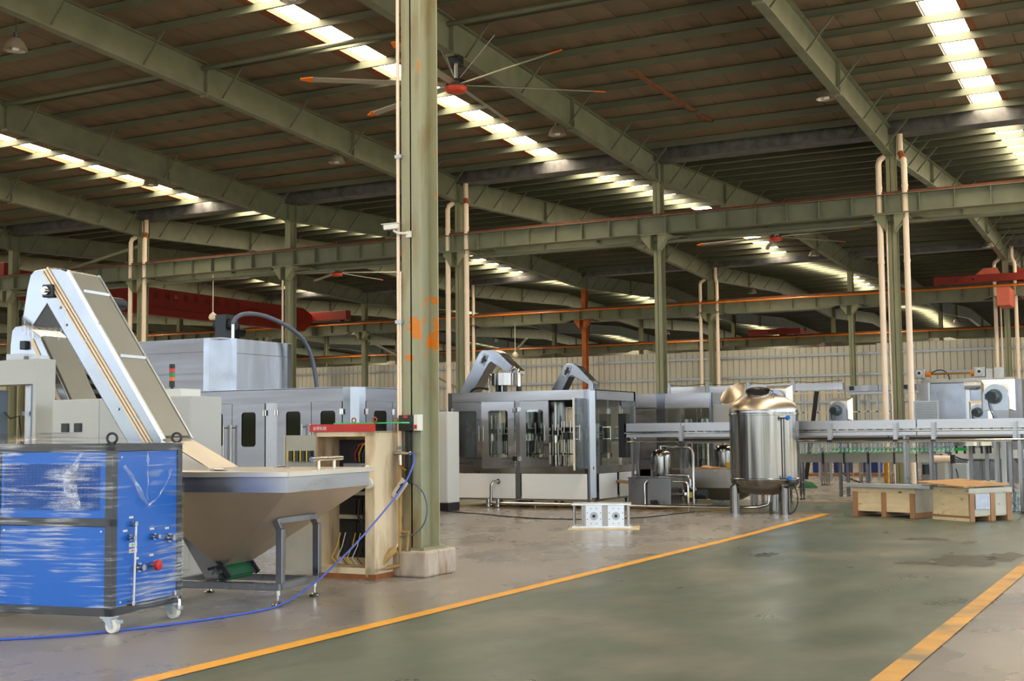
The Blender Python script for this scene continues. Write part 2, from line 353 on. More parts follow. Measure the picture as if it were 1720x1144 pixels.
def frame_plate(mb, x0, x1, z0, z1, hole, y0, y1):      # plate in xz with a rounded hole, between y0 and y1
    wx0, wx1, wz0, wz1, r_ = hole; inner = rrect(wx0, wx1, wz0, wz1, r_, 4); n = len(inner)
    cx, cz = (wx0 + wx1) / 2, (wz0 + wz1) / 2
    out = []
    for px, pz in inner:                                # push each hole point out to the border
        dx, dz = px - cx, pz - cz; t = 1e9
        if dx > 1e-6: t = min(t, (x1 - cx) / dx)
        if dx < -1e-6: t = min(t, (x0 - cx) / dx)
        if dz > 1e-6: t = min(t, (z1 - cz) / dz)
        if dz < -1e-6: t = min(t, (z0 - cz) / dz)
        out.append((cx + dx * t, cz + dz * t))
    for corner in ((x1, z1), (x0, z1), (x0, z0), (x1, z0)):
        k = min(range(n), key=lambda i: (out[i][0] - corner[0]) ** 2 + (out[i][1] - corner[1]) ** 2); out[k] = corner
    vv = [(p, y0, q) for p, q in out] + [(p, y0, q) for p, q in inner] + [(p, y1, q) for p, q in out] + [(p, y1, q) for p, q in inner]
    ff = []
    for i in range(n):
        j = (i + 1) % n
        ff += [(i, j, n + j, n + i), (2 * n + i, 3 * n + i, 3 * n + j, 2 * n + j), (n + i, n + j, 3 * n + j, 3 * n + i), (i, 2 * n + i, 2 * n + j, j)]
    return mb.add(vv, ff)

# ================================================================ SETTING
def struct(name, mb, m): return tag(mb.build(name, m), kind='structure')
struct('ground', MB().box(-260, 200, -220, YN, -.3, -.02).box(XR + 3, 200, YN, 200, -.3, -.02), 'ground_out')
rnd = random.Random(21); mb = MB(); tops = [(x, 3.0 + 1.0 * rnd.random()) for x in range(-240, 201, 4)]  # unseen trees, added to block the bright horizon from steel reflections
mb.prism([(-240, -.1)] + tops + [(200, -.1)], -46, -43, 'y')
tops = [(y, 3.0 + 1.0 * rnd.random()) for y in range(-46, 190, 4)]
mb.prism([(-46, -.1)] + tops + [(190, -.1)], 42, 45, 'x')
tag(mb.build('hedge_screen', 'hedge_screen'), 'added row of green trees outside the open side, dimming what the steel reflects', 'trees', kind='stuff')
floor = struct('floor', MB().box(XL, XR + 3, YN, YF, -.3, 0), 'floor_grey')
MB().box(-6.34, -1.80, YN, 30.4, 0, .004).build('green_coating', 'floor_green', floor)
MB().box(-70, -6.34, 25.90, 30.4, 0, .004).build('green_coating', 'floor_green', floor)
MB().add([(-6.40, YN, .008), (-6.22, YN, .008), (-6.27, 19.4, .008), (-6.42, 25.90, .008), (-6.62, 25.74, .008), (-6.43, 19.9, .008)], [(0, 1, 2, 3, 4, 5)]).build('floor_line', 'tape', floor)
MB().add([(-2.0, YN, .008), (-1.80, YN, .008), (-1.72, 30.4, .008), (-1.88, 30.4, .008)], [(0, 1, 2, 3)]).build('floor_line', 'tape_worn', floor)
MB().add([(-60, 25.78, .008), (-6.44, 25.78, .008), (-6.42, 25.92, .008), (-60, 25.92, .008)], [(0, 1, 2, 3)]).build('floor_line', 'tape', floor)
MB().add([(-60, 30.36, .008), (-1.8, 30.36, .008), (-1.8, 30.50, .008), (-60, 30.50, .008)], [(0, 1, 2, 3)]).build('floor_line', 'tape', floor)
def blob(cx, cy, rx, ry, n=26, seed=1, z=.0075):
    rnd = random.Random(seed); P_ = []
    for i in range(n):
        t = 2 * math.pi * i / n; k = .55 + .45 * rnd.random(); P_.append((cx + rx * k * math.cos(t), cy + ry * k * math.sin(t), z))
    return MB().add(P_, [tuple(range(n))])
for i, (cx, cy, rx, ry) in enumerate(((-2.55, 17.2, .55, .95), (-2.2, 17.9, .3, .7), (-3.1, 16.6, .28, .3), (-5.1, 17.0, .18, .45), (-3.6, 20.3, .5, .35))):
    blob(cx, cy, rx, ry, seed=i).build('oil_stain', 'stain', floor)

FAC = [(YN, 11.55, Y0, 13.28), (Y0, 13.28, Y1, 11.55)]
for a in (Y1, Y2, Y3): FAC += [(a, 11.55, a + SPAN / 2, 12.20), (a + SPAN / 2, 12.20, a + SPAN, 11.55)]
def zf(F, y): return F[1] + (F[3] - F[1]) * (y - F[0]) / (F[2] - F[0])
gaps = [(x - .44, x + .44) for x in SKY_X]
solid = []; a = XL
for g0, g1 in gaps: solid.append((a, g0)); a = g1
solid.append((a, XR + 3))
ceil = []
for fi, F in enumerate(FAC):
    mb = MB()
    for x0, x1 in solid:
        mb.add([(x, y, zf(F, y) + dz) for dz in (.06, .12) for x, y in ((x0, F[0]), (x1, F[0]), (x1, F[2]), (x0, F[2]))],
               [(0, 3, 2, 1), (4, 5, 6, 7), (0, 1, 5, 4), (1, 2, 6, 5), (2, 3, 7, 6), (3, 0, 4, 7)])
    o = struct('ceiling', mb, 'roof_dark'); ceil.append(o)
    for x in SKY_X:                                            # translucent roof sheets
        MB().add([(x + s * .47, y, zf(F, y) + .13) for s, y in ((-1, F[0]), (1, F[0]), (1, F[2]), (-1, F[2]))], [(0, 1, 2, 3)]).build('skylight_sheet', 'skylight', o)
    # purlins
    if fi == 1: ys = [Y1 - 1.18 - 1.57 * i for i in range(18)]
    elif fi == 0: ys = [Y0 - .5 - 1.57 * i for i in range(18)]
    else: ys = [F[0] + .9 + 1.56 * i for i in range(9)]
    for y in ys:
        z = zf(F, y)
        MB().box(XL, XR + 2, y - .005, y + .005, z - .25, z - .03).box(XL, XR + 2, y - .075, y + .005, z - .26, z - .25).box(XL, XR + 2, y - .005, y + .075, z - .04, z - .03).build('purlin', 'purlin_steel', o)
# liner panels of the near slope, one by one
F = FAC[1]
lm = MB().add([(x, y, zf(F, y) + dz) for dz in (-.02, .045) for x, y in ((0, F[0]), (.985, F[0]), (.985, F[2]), (0, F[2]))],
              [(0, 3, 2, 1), (4, 5, 6, 7), (0, 1, 5, 4), (1, 2, 6, 5), (2, 3, 7, 6), (3, 0, 4, 7)]).mesh('roof_panel'); lm.materials.append(MATS['roof_liner'])
for x0, x1 in solid:
    if x1 < -62: continue
    n = max(1, round((x1 - max(x0, -66)) / 1.0)); ww = (x1 - max(x0, -66)) / n
    for i in range(n):
        o = put('roof_panel', lm, ceil[1]); o.location = (max(x0, -66) + i * ww, 0, -.012 * random.random()); o.scale.x = ww
# brown edge boards beside the skylights, and hanging liner flaps
for x in (-52.85, -36.95, -20.42):
    MB().add([(x - .3, y, zf(F, y) - .03) for y in (F[0], F[2])] + [(x, y, zf(F, y) - .03) for y in (F[2], F[0])] + [(x, y, zf(F, y) + .12) for y in (F[0], F[2])], [(0, 1, 2, 3), (3, 2, 5, 4)]).build('edge_board', 'wood_brown', ceil[1])
MB().add([(-4.64, y, zf(F, y) + .12) for y in (F[0], F[2])] + [(-4.64, y, zf(F, y) - .03) for y in (F[2], F[0])] + [(-4.44, y, zf(F, y) - .03) for y in (F[2], F[0])], [(0, 1, 2, 3), (3, 2, 4, 5)]).build('edge_board', 'wood_brown', ceil[1])
MB().cyl((XL, Y1 - 14.5, 12.0), (XR, Y1 - 14.5, 12.0), .07, n=8).build('conduit', 'purlin_steel', ceil[1], True)
MB().box(-13.35, -13.2, Y1 - 9.5, Y1 - 2, 11.62, 11.66).build('edge_board', 'wood_brown', ceil[1]).rotation_euler = (0, 0, 0)

# rafters with fly braces
KF = range(-13, 2)
def rafter(X, F, k, fi):
    up1 = F[1] > F[3]; ya, yb = F[0], F[2]; za, zb = F[1], F[3]
    d = Vector((0, yb - ya, zb - za)); mb = MB()
    lo, hi = 1.13, .27
    mb.prism([(ya, za - lo), (yb, zb - lo), (yb, zb - hi), (ya, za - hi)], X - .007, X + .007, 'x')
    for o_ in (lo, hi): mb.bar((X, ya, za - o_), (X, yb, zb - o_), .26, .022)
    L_ = abs(yb - ya); yv, zv = (yb, zb) if up1 else (ya, za); sg = -1 if up1 else 1; sl = abs(zb - za) / L_
    for dd in (7.2, 14.4, 21.6):
        if dd < L_ - 1:
            y = yv + sg * dd; z = zv + sl * dd
            mb.box(X - .13, X + .13, y - .02, y + .02, z - lo - .08, z - hi)
    for dd in (.06,): mb.box(X - .13, X + .13, yv + sg * .24, yv + sg * .27, zv - lo - .05, zv - hi + .1)
    return mb.build('rafter', 'beam_steel', ceil[fi])
bm_ = MB().bar((.09, 0, -1.06), (.78, 0, -.26), .045, .045, (0, 1, 0)).mesh('fly_brace'); bm_.materials.append(MATS['purlin_steel'])
for fi, F in enumerate(FAC):
    for k in KF:
        X = X4 + BAY * k; r_ = rafter(X, F, k, fi)
        if fi in (1, 2, 3, 4) and k >= -8 and not (fi == 4 and k < -6):
            if fi == 1: ys = [Y1 - 1.18 - 1.57 * i for i in (0, 1, 2, 4, 6, 8, 10, 12, 14)]
            else: ys = [F[0] + .9 + 1.56 * i for i in (0, 1, 2, 4, 6, 8)] if fi != 3 else [F[0] + .9 + 1.56 * i for i in (0, 2, 4, 6, 7, 8)]
            for y in ys:
                o = put('fly_brace', bm_, r_); o.location = (X, y, zf(F, y))
# valley gutters with ragged foil
for gi, yv in enumerate((Y1, Y2, Y3)):
    mb = MB()
    mb.box(XL, XR + 2, yv - .38, yv + .38, 11.12, 11.16).box(XL, XR + 2, yv - .40, yv - .36, 11.12, 11.58).box(XL, XR + 2, yv + .36, yv + .40, 11.12, 11.58)
    mb.build('gutter', 'gutter', ceil[1 + 2 * gi])
rnd = random.Random(3)
for i in range(10):
    x = -30 + i * 2.9 + rnd.random(); y = Y1 - .43
    MB().add([(x, y, 11.55), (x + .5, y - .02, 11.55), (x + .42, y - .06, 11.36 - .1 * rnd.random()), (x + .2, y - .04, 11.2 - .15 * rnd.random()), (x + .08, y - .03, 11.4)], [(0, 1, 2, 3, 4)]).build('foil_flap', 'gutter', ceil[1])

# walls
wb = struct('wall_back', MB().box(XL, XR + 2, Y2 + 1.30, Y2 + 1.34, 0, 6.36), 'wall_sheet')
pm = MB().prism([(0, 0), (.02, -.03), (.31, -.03), (.33, 0), (.33, .02), (0, .02)], 0, 6.40, 'z').mesh('wall_panel'); pm.materials.append(MATS['wall_sheet'])
for i in range(230):
    o = put('wall_panel', pm, wb); o.location = (-78 + .355 * i, Y2 + 1.26, 0); o.scale.z = 1.012 if i > 176 else (1 if i % 47 > 3 else .995)
for z in (1.6, 3.3, 4.80, 5.95): MB().box(-78, 4, Y2 + 1.12, Y2 + 1.20, z - .06, z + .06).build('wall_rail', 'galv', wb)
struct('wall_far', MB().box(XL, XR, YF, YF + .3, 0, 8.2).box(XL, XR, YF, YF + .3, 9.4, 12.6), 'wall_far')
struct('wall_left', MB().box(XL - .3, XL, YN, YF, 0, 12.6), 'wall_far')
struct('wall_right', MB().box(XR + 2.7, XR + 3, 62, YF, 0, 12.6).box(XR + 2.7, XR + 3, YN, 62, 9.5, 13.2), 'wall_far')
struct('wall_front', MB().box(XL, XR + 3, YN - .3, YN, 9.5, 12.6).box(XL, -60, YN - .3, YN, 0, 6), 'wall_far')

# ================================================================ COLUMNS
def hcol(mb, z0, z1, w_=.26, d=.42, t=.018, yc=0):
    return mb.box(-w_ / 2, w_ / 2, yc - d / 2, yc - d / 2 + t, z0, z1).box(-w_ / 2, w_ / 2, yc + d / 2 - t, yc + d / 2, z0, z1).box(-t / 2, t / 2, yc - d / 2, yc + d / 2, z0, z1)
t = thing('steel_column', 'big olive green steel column with peeling orange patches standing in the foreground', 'column', (-8.17, 13.2, 0))
hcol(MB(), .30, 12.1).build('column_shaft', 'main_column', t)
MB().box(-.2, .2, -.27, .27, .30, .33).build('base_plate', 'green_steel', t)
o = MB().box(-.30, .27, -.36, .36, 0, .30).build('concrete_plinth', 'concrete', t, bevel=.025)

row1_lab = {-5: 'dark green steel column at the far left edge of the nearest crane beam', -4: 'green steel column between two cream downpipes behind the tall chute conveyor',
            -3: 'green steel column without downpipes rising behind the right end of the red crane girder', -2: 'green steel column between two cream downpipes just right of the foreground column',
            -1: 'green steel column without downpipes rising behind the glass-doored filling machine', 0: 'green steel column between two cream downpipes right of the round steel tank', 1: 'green steel column right of the picture edge'}
def bracketed(t, m, zb=8.52):
    hcol(MB(), 0, 10.45).build('column_shaft', m, t)
    for s in (-1, 1):
        MB().prism([(s * .13, zb - .55), (s * .48, zb - .12), (s * .48, zb - .03), (s * .13, zb - .03)], -.52, -.12, 'y').build('bracket', m, t)
    MB().box(-.5, .5, -.62, .62, zb - .03, zb).build('bearing_plate', m, t)
    MB().box(-.22, .22, -.3, .3, 0, .04).build('base_plate', m, t)
for k in range(-5, 1):
    t = thing('steel_column', row1_lab[k], 'column', (X4 + BAY * k, Y1, 0)); bracketed(t, 'green_steel')
for k in range(-9, 1):
    if k in (-4,): continue
    lab = {-3: 'rust-streaked orange and green steel column against the grey sheet wall', 0: 'green steel column between cream downpipes at the right edge before the sheet wall',
           -1: 'green steel column before the sheet wall behind the slotted conveyor', -2: 'green steel column with downpipes before the sheet wall above the round steel tank',
           -5: 'green steel column before the sheet wall just left of the foreground column'}.get(k, 'dark green steel column far off at the left behind the machines')
    t = thing('steel_column', lab, 'column', (X4 + BAY * k, Y2, 0), group='columns before the sheet wall'); bracketed(t, 'rust_orange' if k == -3 else 'green_steel')
for k in range(-12, 0):
    t = thing('steel_column', 'thin far green steel post above the orange line, beyond the sheet wall', 'column', (X4 + BAY * k, Y3, 0), group='far columns beyond the sheet wall')
    hcol(MB(), 0, 10.45).build('column_shaft', 'green_steel', t)
# diagonal braces
for p, q, lab in (((X4 - 5 * BAY + .1, Y2 - .1, 8.1), (X4 - 4 * BAY, Y2 - .1, 4.2), 'slanting steel tie just left of the foreground column before the sheet wall'),
                  ((X4 - 5 * BAY, Y1 - .2, 8.6), (X4 - 4 * BAY, Y1 - .2, 10.0), 'slanting steel tie under the roof at the far left behind the chute conveyor'),
                  ((X4 - 4 * BAY + .2, Y2 + .1, 4.0), (X4 - 3 * BAY - 4, Y2 + .1, 7.6), 'slanting steel tie just right of the foreground column before the sheet wall')):
    tag(MB().bar(p, q, .12, .12).build('diagonal_brace', 'green_steel'), lab, 'brace')

# downpipes: pairs at every second column
dp = {(-4, -1): 'left cream downpipe of the pair behind the tall chute conveyor', (-4, 1): 'right cream downpipe of the pair behind the tall chute conveyor',
      (-2, -1): 'cream downpipe close right of the foreground column, left one of its pair', (-2, 1): 'cream downpipe right of the foreground column, right one of its pair',
      (0, -1): 'thick cream downpipe left of the green column behind the long conveyor', (0, 1): 'thick cream downpipe right of the green column behind the long conveyor'}
def downpipe(X, Y, s, lab, group=None, zt=10.75, r_=.095, gold=False):
    t = thing('downpipe', lab, 'pipe', (X, Y, 0), group=group)
    if s > 0: path = [(0, 0, 0), (0, 0, 10.1), (-.02, .03, 10.25), (-.14, .22, 10.48), (-.16, .26, 10.6), (-.16, .26, 11.15)]
    else: path = [(0, 0, 0), (0, 0, 10.15), (.03, .05, 10.3), (.2, .3, 10.5), (.24, .36, 10.65), (.24, .36, 11.15)]
    MB().tube(path, r_, 14).build('pipe', 'cream_pvc', t, True)
    for z in (2.2, 4.3, 7.0, 9.4): MB().cyl((0, 0, z - .04), (0, 0, z + .04), r_ + .012, n=14).build('pipe_clip', 'cream_pvc', t, True)
    if s > 0 and not group: MB().tube([(-.02, .03, 10.27), (-.14, .22, 10.5)], r_ + .006, 14).build('rust_streak', 'pvc_rust', t, True)
    if gold: MB().cyl((0, 0, 0), (0, 0, 1.15), r_ + .02, n=14).build('foil_wrap', 'gold_wrap', t, True)
for (k, s), lab in dp.items():
    downpipe(X4 + BAY * k + (-.32 if s < 0 else .48), Y1 - .42, s, lab, gold=(k == 0 and s < 0))
for k, nm in ((-2, 'far cream downpipe beside the column above the round steel tank'), (0, 'far cream downpipe beside the column at the right picture edge'), (-4, 'far cream downpipe just right of the foreground column')):
    for s in (-1, 1):
        if k == -4 and s < 0: continue
        downpipe(X4 + BAY * k + (-.5 if s < 0 else .5), Y2 - .42, s, ('left ' if s < 0 else 'right ') + nm, group='far downpipes before the sheet wall')
tag(MB().tube([(X4 - .14, Y1 - .3, 8.4), (X4 - .15, Y1 - .3, 4), (X4 - .12, Y1 - .32, 0)], .025, 8).build('thin_pipe', 'cream_pvc', smooth=True), 'thin cream pipe clamped to the column left side behind the long conveyor', 'pipe')
tag(MB().tube([(X4 - .26, Y2 - .3, 8.4), (X4 - .26, Y2 - .3, 0)], .04, 8).build('thin_pipe', 'cream_pvc', smooth=True), 'thin cream pipe before the sheet wall at the right edge', 'pipe')
tag(MB().tube([(X4 - 3 * BAY - .17, Y1 - .3, 8.0), (X4 - 3 * BAY - .17, Y1 - .3, 0)], .04, 8).build('thin_pipe', 'cream_pvc', smooth=True), 'thin cream pipe on the column behind the tall steel box', 'pipe')

# ================================================================ CRANE RUNWAYS
def runway(y, label, belly, rail, bar, step, x0=-110, x1=8, hw=.2, group=None):
    t = thing('crane_beam', label, 'crane beam', (0, y, 8.5), group=group)
    zt = 9.14 - 8.5; mb = MB(); zb = .04
    mb.box(x0, x1, -hw, hw, zt - .02, zt)
    ks = [k for k in range(-14, 3) if x0 < X4 + BAY * k < x1]
    bot = [(x0, zb - (.14 if belly else 0))]
    for k in ks:
        X = X4 + BAY * k
        if belly: bot += [(X - 1.15, zb - .15), (X - .7, zb), (X + .7, zb), (X + 1.15, zb - .15)]
        else: bot += [(X, zb)]
    bot.append((x1, zb - (.14 if belly else 0)))
    for (xa, za), (xb, zb_) in zip(bot, bot[1:]):
        mb.prism([(xa, za), (xb, zb_), (xb, zt), (xa, zt)], -.007, .007, 'y'); mb.bar((xa, 0, za), (xb, 0, zb_), 2 * hw, .02)
    mb.build('girder', 'beam_steel', t)
    x = x0 + 1; mm = MB().box(-.012, .012, -hw + .02, -.007, .05, zt - .02).mesh('stiffener'); mm.materials.append(MATS['beam_steel'])
    while x < x1:
        if x > -75: o = put('stiffener', mm, t); o.location.x = x
        x += step
    if rail: MB().box(x0, x1, -.035, .035, zt, zt + .1).build('rail', 'rust_rail', t)
    if bar: MB().cyl((x0, -hw - .1, zt - .10), (x1, -hw - .1, zt - .10), .045, n=8).build('conductor_bar', 'orange_bar', t, True)
    return t
runway(Y1 - .43, 'nearest green crane beam with a rusty rail on top, running across the whole picture', False, True, False, 1.06)
t = runway(Y1 + .43, 'green crane beam with a deeper belly hidden behind the nearest crane beam', True, True, False, 2.1)
MB().cyl((-110, -.62, -.22), (8, -.62, -.22), .06, n=8).build('cable_tray', 'beam_steel', t, True)
runway(Y2 - .43, 'green crane beam with an orange conductor line, at the columns before the sheet wall', True, True, True, 1.3)
runway(Y3 - .43, 'farthest green crane beam with an orange line, just above the sheet wall', True, True, True, 2.0)

# ================================================================ BLUE MACHINE IN STRETCH FILM
ROT = R(8.9)
t = thing('chiller_cabinet', 'blue panelled machine cabinet wrapped in clear stretch film on white casters', 'machine', (-8.111, 8.147, 0), ROT)
LX, LY, ZB, ZT = 2.4, 1.05, .145, 1.60
mb = MB(); w_ = .075
for x, y in ((-w_, 0), (-LX, 0), (-w_, LY - w_), (-LX, LY - w_), (-LX / 2 - w_ / 2, 0)): mb.box(x, x + w_, y, y + w_, ZB, ZT)
for y in (0, LY - w_):
    mb.box(-LX, 0, y, y + w_, ZB, ZB + .07).box(-LX, 0, y, y + w_, ZT - .07, ZT)
for x in (-LX, -w_): mb.box(x, x + w_, 0, LY, ZB, ZB + .07).box(x, x + w_, 0, LY, ZT - .07, ZT)
mb.box(-LX, 0, 0, w_, .895, .965)
mb.build('frame', 'frame_grey', t, bevel=.006)
for x0, x1 in ((-LX / 2 + .04, -w_), (-LX + w_, -LX / 2 - .04)):
    p = MB().box(x0, x1, .012, .03, .965, ZT - .07).build('front_panel', 'blue_panel', t)
    g = MB()
    for i in range(26):
        for j in range(30):
            gx = x1 - .06 - i * .0385; gz = 1.035 + j * .0132
            if gx - .03 > x0 + .02: g.box(gx - .03, gx, .008, .013, gz, gz + .0085)
    tag(g.build('vent_slots', 'blue_dark', p), 'rows of small dark blue vent slots', kind='stuff')
    p = MB().box(x0, x1, .012, .03, ZB + .07, .895).build('front_panel', 'blue_panel', t)
    for sx in (x0 + .04, x1 - .04): MB().cyl((sx, .012, .855), (sx, .004, .855), .008, n=8).build('screw', 'white_plastic', p)
p = MB().box(-.03, -.012, w_, LY - w_, ZB + .07, ZT - .07).build('side_panel', 'blue_panel', t)
MB().box(-LX + .02, -.02, .02, LY - .02, ZT - .02, ZT - .005).build('top_panel', 'frame_grey', t)
def pipe_stub(y, z, l, r_, m='polished', nut=True):
    mbb = MB().cyl((-.012, y, z), (l, y, z), r_, n=14)
    if nut: mbb.cyl((.0, y, z), (.022, y, z), r_ * 1.6, n=6)
    return mbb.build('pipe_stub', m, t, True)
for y, z, l, r_ in ((.593, .773, .07, .02), (.824, .745, .07, .028), (.367, .523, .07, .028), (.242, .79, .06, .018)): pipe_stub(y, z, l, r_)
o = MB().lathe([(.012, -.02), (.045, -.016), (.05, 0), (.045, .016), (.012, .02)], (.06, .588, .522), 18, 'x').build('valve_wheel', 'red_paint', t, True)
MB().cyl((-.012, .57, .522), (.06, .588, .522), .013, n=10).build('valve_stem', 'brass', o, True)
MB().tube([(.0, .283, .90), (.035, .283, .90), (.04, .283, .87), (.04, .26, .24), (.0, .253, .235)], .009, 8).build('sight_tube', 'white_plastic', t, True)
for y, z in ((.283, .904), (.253, .23)): MB().cyl((-.01, y, z), (.045, y, z), .023, n=12).build('tube_fitting', 'polished', t, True)
o = MB().tube([(.0, .889, .204), (.07, .889, .204), (.08, .889, .19), (.08, .889, .10)], .018, 10).cyl((.03, .87, .204), (.03, .93, .204), .022, n=10).cyl((.03, .9, .21), (.03, .9, .26), .014, n=10).build('drain_valve', 'polished', t, True)
for y, z, m in ((.312, .723, 'green_acrylic'), (.313, .672, 'red_paint')):
    o = MB().box(-.012, -.008, y - .055, y + .055, z - .018, z + .018).build('sticker', 'white_plastic', t)
    MB().prism([(y - .02, z - .009), (y + .02, z), (y - .02, z + .009)], -.008, -.005, 'x').build('arrow', m, o)
for y, z in ((.593, .84), (.824, .83), (.367, .60), (.588, .61), (.283, .96), (.2, .85)): MB().box(-.012, -.009, y - .03, y + .03, z - .009, z + .009).build('sticker', 'white_plastic', t)
for y, z in ((.135, 1.482), (.983, 1.477), (.135, .25)): MB().cyl((-.012, y, z), (-.004, y, z), .009, n=8).build('screw', 'white_plastic', t)
for x, y in ((-.04, .04), (-.04, LY - .04)):
    ring = [(x + .043 * math.cos(a), y + .01 * math.cos(a), ZT + .045 + .043 * math.sin(a)) for a in [2 * math.pi * i / 20 for i in range(21)]]
    MB().tube(ring, .011, 8, False).cyl((x, y, ZT - .01), (x, y, ZT + .012), .022, n=10).build('eye_bolt', 'dark_steel', t, True)
for x, y in ((-.06, .06), (-.06, LY - .09), (-LX + .08, .06), (-LX + .08, LY - .09)):
    c = MB().box(x - .06, x + .06, y - .05, y + .05, .128, .145).prism([(x - .05, .13), (x + .035, .13), (x + .055, .05), (x + .03, .04)], y - .04, y - .034, 'y').prism([(x - .05, .13), (x + .035, .13), (x + .055, .05), (x + .03, .04)], y + .034, y + .04, 'y').build('caster', 'galv', t)
    MB().lathe([(.02, -.028), (.055, -.028), (.062, -.02), (.062, .02), (.055, .028), (.02, .028)], (x + .035, y, .062), 22, 'y').build('wheel', 'white_plastic', c, True)
    MB().box(x + .06, x + .12, y - .025, y + .025, .085, .115).build('brake_pedal', 'galv', c)
# film: one thin skin following the cabinet, loose over the top
rnd = random.Random(11); mb = MB(); NZ = 18
loop = [(-LX - .01, -.008), (-LX / 2, -.012), (-.9, -.012), (-.4, -.011), (.008, -.008), (.012, .2), (.014, .45), (.013, .8), (.008, LY + .008), (-LX / 2, LY + .012), (-LX - .01, LY + .008)]
zz = [.15 + (ZT + .005 - .15) * i / NZ for i in range(NZ + 1)]
vv = [(x + rnd.uniform(0, .006), y - rnd.uniform(0, .006) * (1 if y < .1 else -1), z) for z in zz for x, y in loop]; n = len(loop)
ff = [(i * n + k, i * n + (k + 1) % n, (i + 1) * n + (k + 1) % n, (i + 1) * n + k) for i in range(NZ) for k in range(n)]
mb.add(vv, ff); mb.build('stretch_film', 'film', t, True)
mb = MB(); NX, NY = 22, 10; vv = []
for i in range(NX + 1):
    for j in range(NY + 1):
        u, v = i / NX, j / NY; h = .10 * math.sin(math.pi * min(1, u * 1.02)) ** .7 * math.sin(math.pi * v) ** .6 if 0 < u < 1 and 0 < v < 1 else 0
        vv.append((-LX * (1 - u), LY * v, ZT + .006 + h * (.8 + .4 * rnd.random())))
mb.add(vv, [(i * (NY + 1) + j, (i + 1) * (NY + 1) + j, (i + 1) * (NY + 1) + j + 1, i * (NY + 1) + j + 1) for i in range(NX) for j in range(NY)])
mb.build('film_top', 'film', t, True)
def crumple(pts, wd, name='film_fold'):
    mbb = MB(); vv = []
    for k, p in enumerate(pts):
        for s in (-1, 0, 1): vv.append((p[0] + rnd.uniform(-.012, .012), p[1] + s * wd * p[3] * (1 if abs(p[0]) < .1 else 0) + rnd.uniform(-.01, .01), p[2] + s * wd * .4 + rnd.uniform(-.012, .012)) if abs(p[0]) < .1 else
                               (p[0] + s * wd * p[3], p[1] - abs(rnd.uniform(0, .03)), p[2] + s * wd * .3 + rnd.uniform(-.012, .012)))
    ff = [(3 * i + j, 3 * i + j + 1, 3 * i + j + 4, 3 * i + j + 3) for i in range(len(pts) - 1) for j in range(2)]
    return mbb.add(vv, ff).build(name, 'film_fold', t)
crumple([(-.30 - .10 * math.sin(k / 12 * math.pi), -.03, 1.50 - .44 * k / 12, .5 + .8 * math.sin(k / 12 * math.pi)) for k in range(13)], .05)
crumple([(.03, .13 + .33 * k / 10, 1.42 - .36 * k / 10, .6) for k in range(11)], .03)
crumple([(.03, .46 + .36 * k / 10, 1.06 + .30 * (k / 10) ** 2, .6) for k in range(11)], .035)
crumple([(.03, .46, 1.55 - .45 * k / 10, .3) for k in range(11)], .02)

# ================================================================ HOPPER WITH INCLINED CHUTE CONVEYOR
t = thing('hopper_elevator', 'stainless hopper with a tall inclined belt conveyor rising to the left', 'machine', (-7.98, 10.22, 0), ROT)
mb = MB()
for y in (0, .77): mb.box(-1.28, .035, y - .035, y + .035, .145, .215)
for x in (-1.25, 0): mb.box(x - .035, x + .035, 0, .77, .145, .215)
mb.build('base_frame', 'stainless', t, bevel=.005)
for y in (0, .77):
    mb = MB().bar((.03, y, .21), (.03, y, .745), .07, .07, (0, 1, 0)).bar((.03, y, .735), (-.02, y, .83), .07, .065, (0, 1, 0)); mb.build('leg', 'stainless', t, bevel=.005)
    MB().bar((-1.25, y, .21), (-1.25, y, 1.15), .07, .07, (0, 1, 0)).build('leg', 'stainless', t, bevel=.005)
MB().bar((.0, -.02, .82), (.0, .79, .82), .06, .06).build('cross_bar', 'stainless', t, bevel=.005)
for x in (0, -1.25):
    for y in (0, .77):
        MB().lathe([(.055, 0), (.06, .008), (.055, .022), (.02, .03), (.014, .035), (.014, .09), (.026, .095), (.026, .145)], (x, y, 0), 18).build('levelling_foot', 'polished', t, True)
X0, X1, HY0, HY1 = -1.32, .38, -.52, 1.29
mb = MB().box(X0, X1, HY0, HY1, 1.12, 1.28); b = mb.build('rim', 'stainless_lit', t)
lo = [(-.75, .13, .36), (-.66, .13, .36), (-.66, .64, .36), (-.75, .64, .36)]; hi = [(X0, HY0, 1.12), (X1, HY0, 1.12), (X1, HY1, 1.12), (X0, HY1, 1.12)]
MB().add(hi + lo, [(0, 1, 5, 4), (1, 2, 6, 5), (2, 3, 7, 6), (3, 0, 4, 7), (4, 5, 6, 7)]).build('funnel', 'funnel_steel', t)
for y in (.04, .72):
    a = Vector((-.08, y, .875)); b_ = Vector((.1, y, 1.02)); MB().bar(a, b_, .07, .03).build('gusset', 'stainless', t)
l_ = MB().box(X0 - .02, X1 + .03, HY0 - .03, HY1 + .03, 1.285, 1.315).box(X0 - .03, X1 + .045, HY0 - .045, HY0 - .03, 1.265, 1.318).box(X1 + .03, X1 + .045, HY0 - .045, HY1 + .045, 1.265, 1.318).build('lid', 'lid_skylit', t, bevel=.004)
MB().cyl((.30, .12, 1.42), (.30, .80, 1.42), .022, n=14).cyl((.30, .28, 1.31), (.30, .28, 1.42), .018, n=12).cyl((.30, .62, 1.31), (.30, .62, 1.42), .018, n=12).build('lid_handle', 'polished', l_, True)
for x, y in ((-.5, HY0 + .25), (-.45, HY1 - .4)): MB().box(x - .09, x + .09, y - .02, y + .02, 1.315, 1.325).cyl((x - .05, y, 1.328), (x + .05, y, 1.328), .01, n=8).build('hinge', 'polished', l_)
EY0, EY1 = .12, .65
